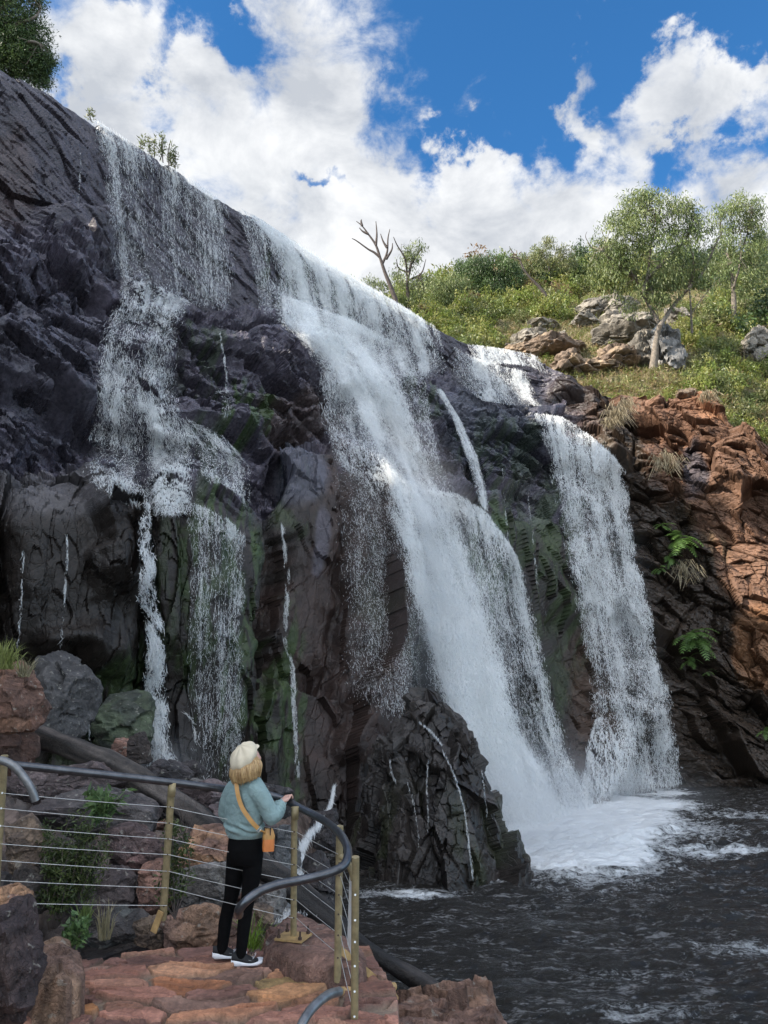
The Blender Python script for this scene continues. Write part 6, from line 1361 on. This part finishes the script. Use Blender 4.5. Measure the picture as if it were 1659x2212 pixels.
addrings(mb, [(G(532, 1680), .050, .050), (G(532, 1685), .075, .068), (G(530, 1693), .135, .088), (G(529, 1706), .172, .105), (G(528, 1725), .180, .122), (G(527, 1750), .178, .128), (G(527, 1775), .172, .132), (G(527.5, 1790), .170, .136), (G(528, 1798), .160, .130), (G(528.5, 1809), .146, .122)])
mb.tube(catmull([neckb + (shR - neckb) * .5, shR + [-.005, 0, -.01], (shR + elR) / 2 + [.004, 0, .0], elR], 6), np.linspace(.085, .062, 19), 18)
mb.tube(catmull([elR + [0, 0, -.0], elR * .6 + wrR * .4 + [.006, -.005, -.012], wrR * .85 + elR * .15, wrR], 6), [.062, .064, .065, .066, .066, .065, .063, .061, .060, .058, .055, .052, .050, .047, .044, .041, .040, .038, .037], 18)
mb.ellipsoid(elR, (.062, .062, .062)); 
mb.tube(catmull([neckb + (shL - neckb) * .5, shL + [.005, 0, -.01], (shL + elL) / 2 + [-.008, 0, 0], elL], 6), np.linspace(.085, .066, 19), 18); mb.ellipsoid(elL, (.065, .065, .065)); mb.tube([elL, wrL], [.064, .042], 16)
def folds(v):
    d = np.zeros(len(v)); hz_ = (v[:, 2] - float(G(528, 1790)[2])); 
    s = fbm(v * np.array([5, 5, 14.]), 3, 8) - .5; d += s * .012
    d += .012 * np.sin((v[:, 2] * 1.0 + .25 * (v @ RT)) * 110 + 6 * fbm(v * 6, 2, 3)) * np.exp(-((hz_ - .015) / .035) ** 2)             # bunching over the hem
    r = (v - elR) @ ((wrR - elR) / np.linalg.norm(wrR - elR)); near_ = np.exp(-(np.linalg.norm(v - (elR * .35 + wrR * .65), axis=1) / .085) ** 2)
    d += .007 * np.sin(r * 170 + 5 * fbm(v * 9, 2, 4)) * near_
    p = (v - np.array(G(545, 1740, -.1))); d -= .016 * np.exp(-((p @ RT + .03 + .25 * p[:, 2]) / .012) ** 2) * np.exp(-(p[:, 2] / .10) ** 2) * (p @ FW < .05)
    return d
sweat = remeshed('sweatshirt', mb, .006, 4, M_SWEAT, person, folds)
mb = MB(); th = np.arange(33) * 2 * math.pi / 32; cN = G(532, 1679.5); mb.tube(np.array([cN + math.cos(a) * RT * .055 + math.sin(a) * FW * .055 + np.array([0, 0, .012 * math.sin(a)]) for a in th]), .010, 8, cap=False); mb.build('collar', M_SWEAT, sweat)
mb = MB(); dirw = (wrR - elR) / np.linalg.norm(wrR - elR); mb.tube([wrR - dirw * .03, wrR + dirw * .01, wrR + dirw * .03], [.036, .034, .032], 16); mb.build('cuff', M_SWEAT, sweat)
# leggings
mb = MB(); addrings(mb, [(G(529, 1800), .135, .115), (G(530, 1815), .145, .122), (G(530, 1832), .150, .132), (G(530.5, 1850), .148, .130), (G(530, 1866), .138, .112)])
legL = catmull([G(511, 1842, .03), G(507, 1890, .04), knL, G(488, 1985, .06), anL, G(479, 2062, .04)], 6); legR = catmull([G(547, 1842, -.03), G(544, 1890, -.03), knR, G(529, 1985, -.02), anR, G(520, 2066, -.05)], 6)
rr_ = np.interp(np.linspace(0, 1, len(legL)), [0, .2, .4, .55, .65, .85, 1], [.078, .074, .056, .052, .052, .039, .040])
mb.tube(legL, rr_, 18); mb.tube(legR, rr_, 18)
remeshed('leggings', mb, .007, 3, M_BLACK, person, lambda v: .004 * (fbm(v * 14, 2, 2) - .5))
# shoes
def shoe(ank, fwd, name='shoe', zs=0.0):
    Rf = frame(fwd); o0 = np.array([ank[0], ank[1], 0]) ; z0 = PZL + .03 + zs
    n = 26; ys = np.linspace(-.075, .195, n); k = 20; th = np.arange(k) * 2 * math.pi / k; vs = []; us = []
    for y in ys:
        s = (y + .075) / .27; w_ = .036 + .012 * math.sin(s * math.pi * .9) + .010 * (s > .5) * math.sin((s - .5) * 2 * math.pi); w_ *= min(1, (.02 + s) ** .35 * 1.15) * (1 - max(0, s - .82) ** 1.5 * 9)
        zt = .034 + .014 * math.exp(-((s - .02) / .16) ** 2) + .008 * math.sin(s * 9); zb0 = .0 + .020 * max(0, s - .72) / .28 + .012 * max(0, .08 - s) / .08
        vs.append(np.stack([np.cos(th) * w_ * 1.12, np.full(k, y), (zt + zb0) / 2 + np.sign(np.sin(th)) * np.abs(np.sin(th)) ** .45 * (zt - zb0) / 2], -1))
        hu_ = .100 - .055 * sstep(np.array(s), .30, .78) - .025 * max(0, s - .8) / .2; us.append(np.stack([np.cos(th) * w_ * .98 * (1 - .25 * np.clip(np.sin(th), 0, 1)), np.full(k, y * .97), np.where(np.sin(th) > 0, zt - .006 + np.sin(th) * (float(hu_) - zt), zt - .008)], -1))
    def loft(V_, mat, nm, par):
        v = np.vstack(V_); i = np.arange(n - 1)[:, None] * k; j = np.arange(k)[None]; j2 = (j + 1) % k; f = np.stack([i + j, i + j2, i + k + j2, i + k + j], -1).reshape(-1, 4)
        ca_, cb_ = V_[0].mean(0), V_[-1].mean(0); mb = MB(); W = lambda q: (np.asarray(q) @ Rf.T) + np.array([o0[0], o0[1], z0]); mb.add(W(v), f); mb.add(W(np.vstack([V_[0], ca_])), [[k, (x + 1) % k, x] for x in range(k)]); mb.add(W(np.vstack([V_[-1], cb_])), [[k, x, (x + 1) % k] for x in range(k)])
        return mb.build(nm, mat, par)
    up = loft(us, M_SHOE, name, person); loft(vs, M_SOLE, 'sole', up)
    # outlined curved tick on both sides
    for sx in (-1, 1):
        pts = [(.020, .088), (.045, .066), (.075, .058), (.105, .070), (.118, .092), (.108, .072), (.080, .050), (.050, .056), (.020, .088)]
        q = []
        for (y, z) in pts:
            s = (y + .075) / .27; ii = int(np.clip(s * (n - 1), 0, n - 1)); U = us[ii]; m_ = np.argmin(np.abs(U[:, 2] - z) + 9 * (np.sign(U[:, 0]) != sx)); q.append([U[m_, 0] * 1.0 + sx * .004, y, z - .012])
        q = (np.array(q) @ Rf.T) + np.array([o0[0], o0[1], z0]); mb = MB(); mb.tube(q, .0016, 5, cap=False); mb.build('side_mark', M_SOLE, up)
    mb = MB()
    for i in range(4):
        y = .035 + i * .022; a0 = np.array([-.018, y, .098 - i * .012]); a1 = np.array([0, y + .004, .108 - i * .013]); a2 = np.array([.018, y, .098 - i * .012]); mb.tube((np.array([a0, a1, a2]) @ Rf.T) + np.array([o0[0], o0[1], z0]), .003, 5)
    mb.build('lace', M_SHOE, up)
shoe(anL, (.96, .22, 0), zs=.015); shoe(anR, (.93, .30, 0), zs=-.01)
# hair: bob made of many locks around the back of the head
rg = np.random.default_rng(3); mb = MB(); hb_ = MB()
hb_.ellipsoid(headc + HR @ np.array([0, -.018, .008]), (.092, .094, .108), HR, 26, 18)
for i in range(120):
    a = rg.uniform(-2.05, 2.05); d = HR @ np.array([math.sin(a), -math.cos(a), 0]); s = headc + HR @ np.array([0, -.010, .03]) + d * .086; 
    e = headc + d * rg.uniform(.098, .122) + np.array([0, 0, -.088 - rg.uniform(0, .025)]); m_ = (s + e) / 2 + d * rg.uniform(.018, .034); cu = e - d * .02 + np.array([0, 0, -.012]) + rg.normal(size=3) * .006
    mb.tube(catmull([s, m_, e, cu], 5), np.interp(np.linspace(0, 1, 16), [0, .5, .9, 1], [.010, .013, .011, .003]), 6)
for i in range(200):
    a = rg.uniform(-2.0, 2.0); d = HR @ np.array([math.sin(a), -math.cos(a), 0]); s = headc + HR @ np.array([0, -.010, .0]) + d * .094; e = headc + d * rg.uniform(.105, .135) + np.array([0, 0, -.092 - rg.uniform(0, .035)]) + rg.normal(size=3) * .006; m_ = (s + e) / 2 + d * .026 + rg.normal(size=3) * .005
    mb.tube(catmull([s, m_, e], 5), .0022, 4, cap=False)
hair = hb_.build('hair', M_HAIR, person); mb.build('hair_lock', M_HAIR, hair)
# soft cap tipped back
mb = MB(); CR = frame(HR @ np.array([0, 1, .0]), HR @ np.array([0, -.45, 1])); cc0 = headc + HR @ np.array([0, -.030, .052])
mb.ellipsoid(cc0, (.118, .130, .074), frame(HR @ np.array([0, .84, .52]), HR @ np.array([0, -.52, .84])), 36, 20); mb.ellipsoid(headc + HR @ np.array([0, .068, .078]), (.078, .050, .016), frame(HR @ np.array([0, .9, .15]), HR @ np.array([0, -.15, .9])), 24, 10)
mb.ellipsoid(headc + HR @ np.array([0, -.065, -.004]), (.080, .045, .045), HR, 20, 12)
cap = remeshed('cap', mb, .006, 6, M_CAP, person, lambda v: .007 * (fbm(v * np.array([13, 13, 13.]), 3, 5) - .5) + .003 * np.sin(np.arctan2((v - cc0) @ HR[:, 0], (v - cc0) @ HR[:, 1]) * 8))
bk_ = headc + HR @ np.array([.010, -.118, -.012]); mb = MB(); mb.tube([bk_ + HR @ np.array([-.02, 0, .008]), bk_ + HR @ np.array([.022, 0, -.010])], .005, 6); mb.build('cap_strap', M_CAP, cap)
# shoulder bag: hangs from the woman, a thing of its own
sp = [(512, 1682, -.085), (511, 1694, -.125), (513, 1712, -.150), (518, 1732, -.160), (526, 1750, -.170), (537, 1766, -.175), (548, 1780, -.175), (558, 1790, -.165)]
bagc = G(580, 1816, -.10); bag = empty('shoulder_bag', bagc, 'small orange shoulder bag on a tan strap across the woman\'s back', 'bag')
p = catmull([G(*a) for a in sp], 8); tn = np.gradient(p, axis=0); tn /= np.linalg.norm(tn, axis=1, keepdims=True)
vw = -p / np.linalg.norm(p, axis=1, keepdims=True); sd_ = np.cross(tn, vw); sd_ /= np.linalg.norm(sd_, axis=1, keepdims=True); n = len(p)
v = np.stack([p + sd_ * .016 + vw * .004, p - sd_ * .016 + vw * .004, p - sd_ * .016 - vw * .002, p + sd_ * .016 - vw * .002], 1).reshape(-1, 3)
i = np.arange(n - 1)[:, None] * 4; j = np.arange(4)[None]; fs = np.stack([i + j, i + (j + 1) % 4, i + 4 + (j + 1) % 4, i + 4 + j], -1).reshape(-1, 4)
strap = mesh_np('strap', v, fs, M_TAN, bag, False)
e = p[-1]; mb = MB(); mb.tube([e + sd_[-1] * .018, e + tn[-1] * .02 + sd_[-1] * .018, e + tn[-1] * .02 - sd_[-1] * .018, e - sd_[-1] * .018, e + sd_[-1] * .018], .003, 6); mb.build('buckle', M_STEEL, strap)
mb = MB(); mb.tube([e + tn[-1] * .02, G(570, 1797, -.13), G(576, 1800, -.10)], .008, 8); mb.build('strap_end', M_TAN, strap)
RB = frame((-.35, .93, 0)); 
def taper(c0, sx, sy, z0, z1, s1, mat, nm):
    q = []
    for z, s in ((z0, 1), (z0 * .7 + z1 * .3, 1.06), (z0 * .3 + z1 * .7, (1 + s1) / 2 + .03), (z1, s1)):
        th = np.arange(28) * 2 * math.pi / 28; r = 1 / (np.abs(np.cos(th)) ** 4 + np.abs(np.sin(th)) ** 4) ** .25; q.append(np.array(c0) + (np.stack([np.cos(th) * r * sx * s, np.sin(th) * r * sy * s, th * 0 + z], -1) @ RB.T))
    mb = MB(); k = 28; v = np.vstack(q); i = np.arange(3)[:, None] * k; j = np.arange(k)[None]; mb.add(v, np.stack([i + j, i + (j + 1) % k, i + k + (j + 1) % k, i + k + j], -1).reshape(-1, 4)); mb.add(np.vstack([q[0], q[0].mean(0)]), [[k, (x + 1) % k, x] for x in range(k)]); mb.add(np.vstack([q[-1], q[-1].mean(0)]), [[k, x, (x + 1) % k] for x in range(k)])
    return mb.build(nm, mat, bag)
taper(bagc, .043, .030, -.075, .03, 1.0, M_ORANGE, 'bag_body'); lid = taper(bagc, .045, .032, .012, .090, .62, M_TAN, 'bag_flap')
zc_ = bagc + RB @ np.array([.005, -.030, .07]); mb = MB(); mb.box(zc_, (.007, .006, .055), RB); mb.build('zip', M_DARK, lid, smooth=False)
# ================================================================== MIST: drifting spray round the falls
def mist(c0, rad, rot, dens, label, seed, fall=1.6):
    m = bpy.data.materials.new('mist_' + str(seed)); m.use_nodes = True; t = m.node_tree; t.nodes.clear()
    o_ = t.nodes.new('ShaderNodeOutputMaterial'); vp = t.nodes.new('ShaderNodeVolumePrincipled'); t.links.new(vp.outputs[0], o_.inputs['Volume'])
    vp.inputs['Color'].default_value = (.93, .95, .97, 1); vp.inputs['Anisotropy'].default_value = .2
    tcn = t.nodes.new('ShaderNodeTexCoord'); ln = t.nodes.new('ShaderNodeVectorMath'); ln.operation = 'LENGTH'; t.links.new(tcn.outputs['Object'], ln.inputs[0])
    r = maprange(t, ln.outputs['Value'], 0.0, 1.0, 1.0, 0.0); r = nmath(t, 'POWER', r, fall)
    n = tnoise(t, .9, 4, .6, .3); n = maprange(t, n, .35, .7, .25, 1.5)
    t.links.new(nmath(t, 'MULTIPLY', nmath(t, 'MULTIPLY', r, n), dens), vp.inputs['Density'])
    v, f = ico(3); ob = mesh_np('mist', v, f, m); ob.location = V(c0); ob.scale = rad; ob.rotation_euler = rot
    props(ob, label, kind='stuff'); m.cycles.volume_step_rate = 1.0 if hasattr(m, 'cycles') else 1; return ob
def mist_between(a, b_, rw, dens, label, seed, fall=1.6):
    a, b_ = np.array(a), np.array(b_); d = Vector(b_ - a); q = d.to_track_quat('Z', 'Y').to_euler()
    return mist((a + b_) / 2, (rw, rw, d.length / 2), q, dens, label, seed, fall)
mist(PY(1170., 1765., 22.5), (4.2, 3.6, 2.6), (0, 0, 0), .40, 'thick spray where the main stream hits the pool', 1)
mist_between(PY(800., 820., 31.0), PY(1130., 1860., 20.5), 2.6, .22, 'spray hanging along the main stream', 2)
mist_between(PY(1270., 950., 39.0), PY(1400., 1760., 34.0), 2.4, .07, 'faint spray around the right fall', 3)
mist(PY(1370., 1715., 33.0), (4.5, 3.4, 1.6), (0, 0, 0), .12, 'spray drifting over the pool at the foot of the right fall', 4)
mist_between(PY(540., 470., 33.5), PY(860., 700., 42.0), 1.6, .22, 'spray blowing off the brink above the dense curtain', 5)
mist(PY(350., 1660., 18.5), (1.6, 1.4, 1.1), (0, 0, 0), .25, 'spray at the foot of the rope of white water', 6)
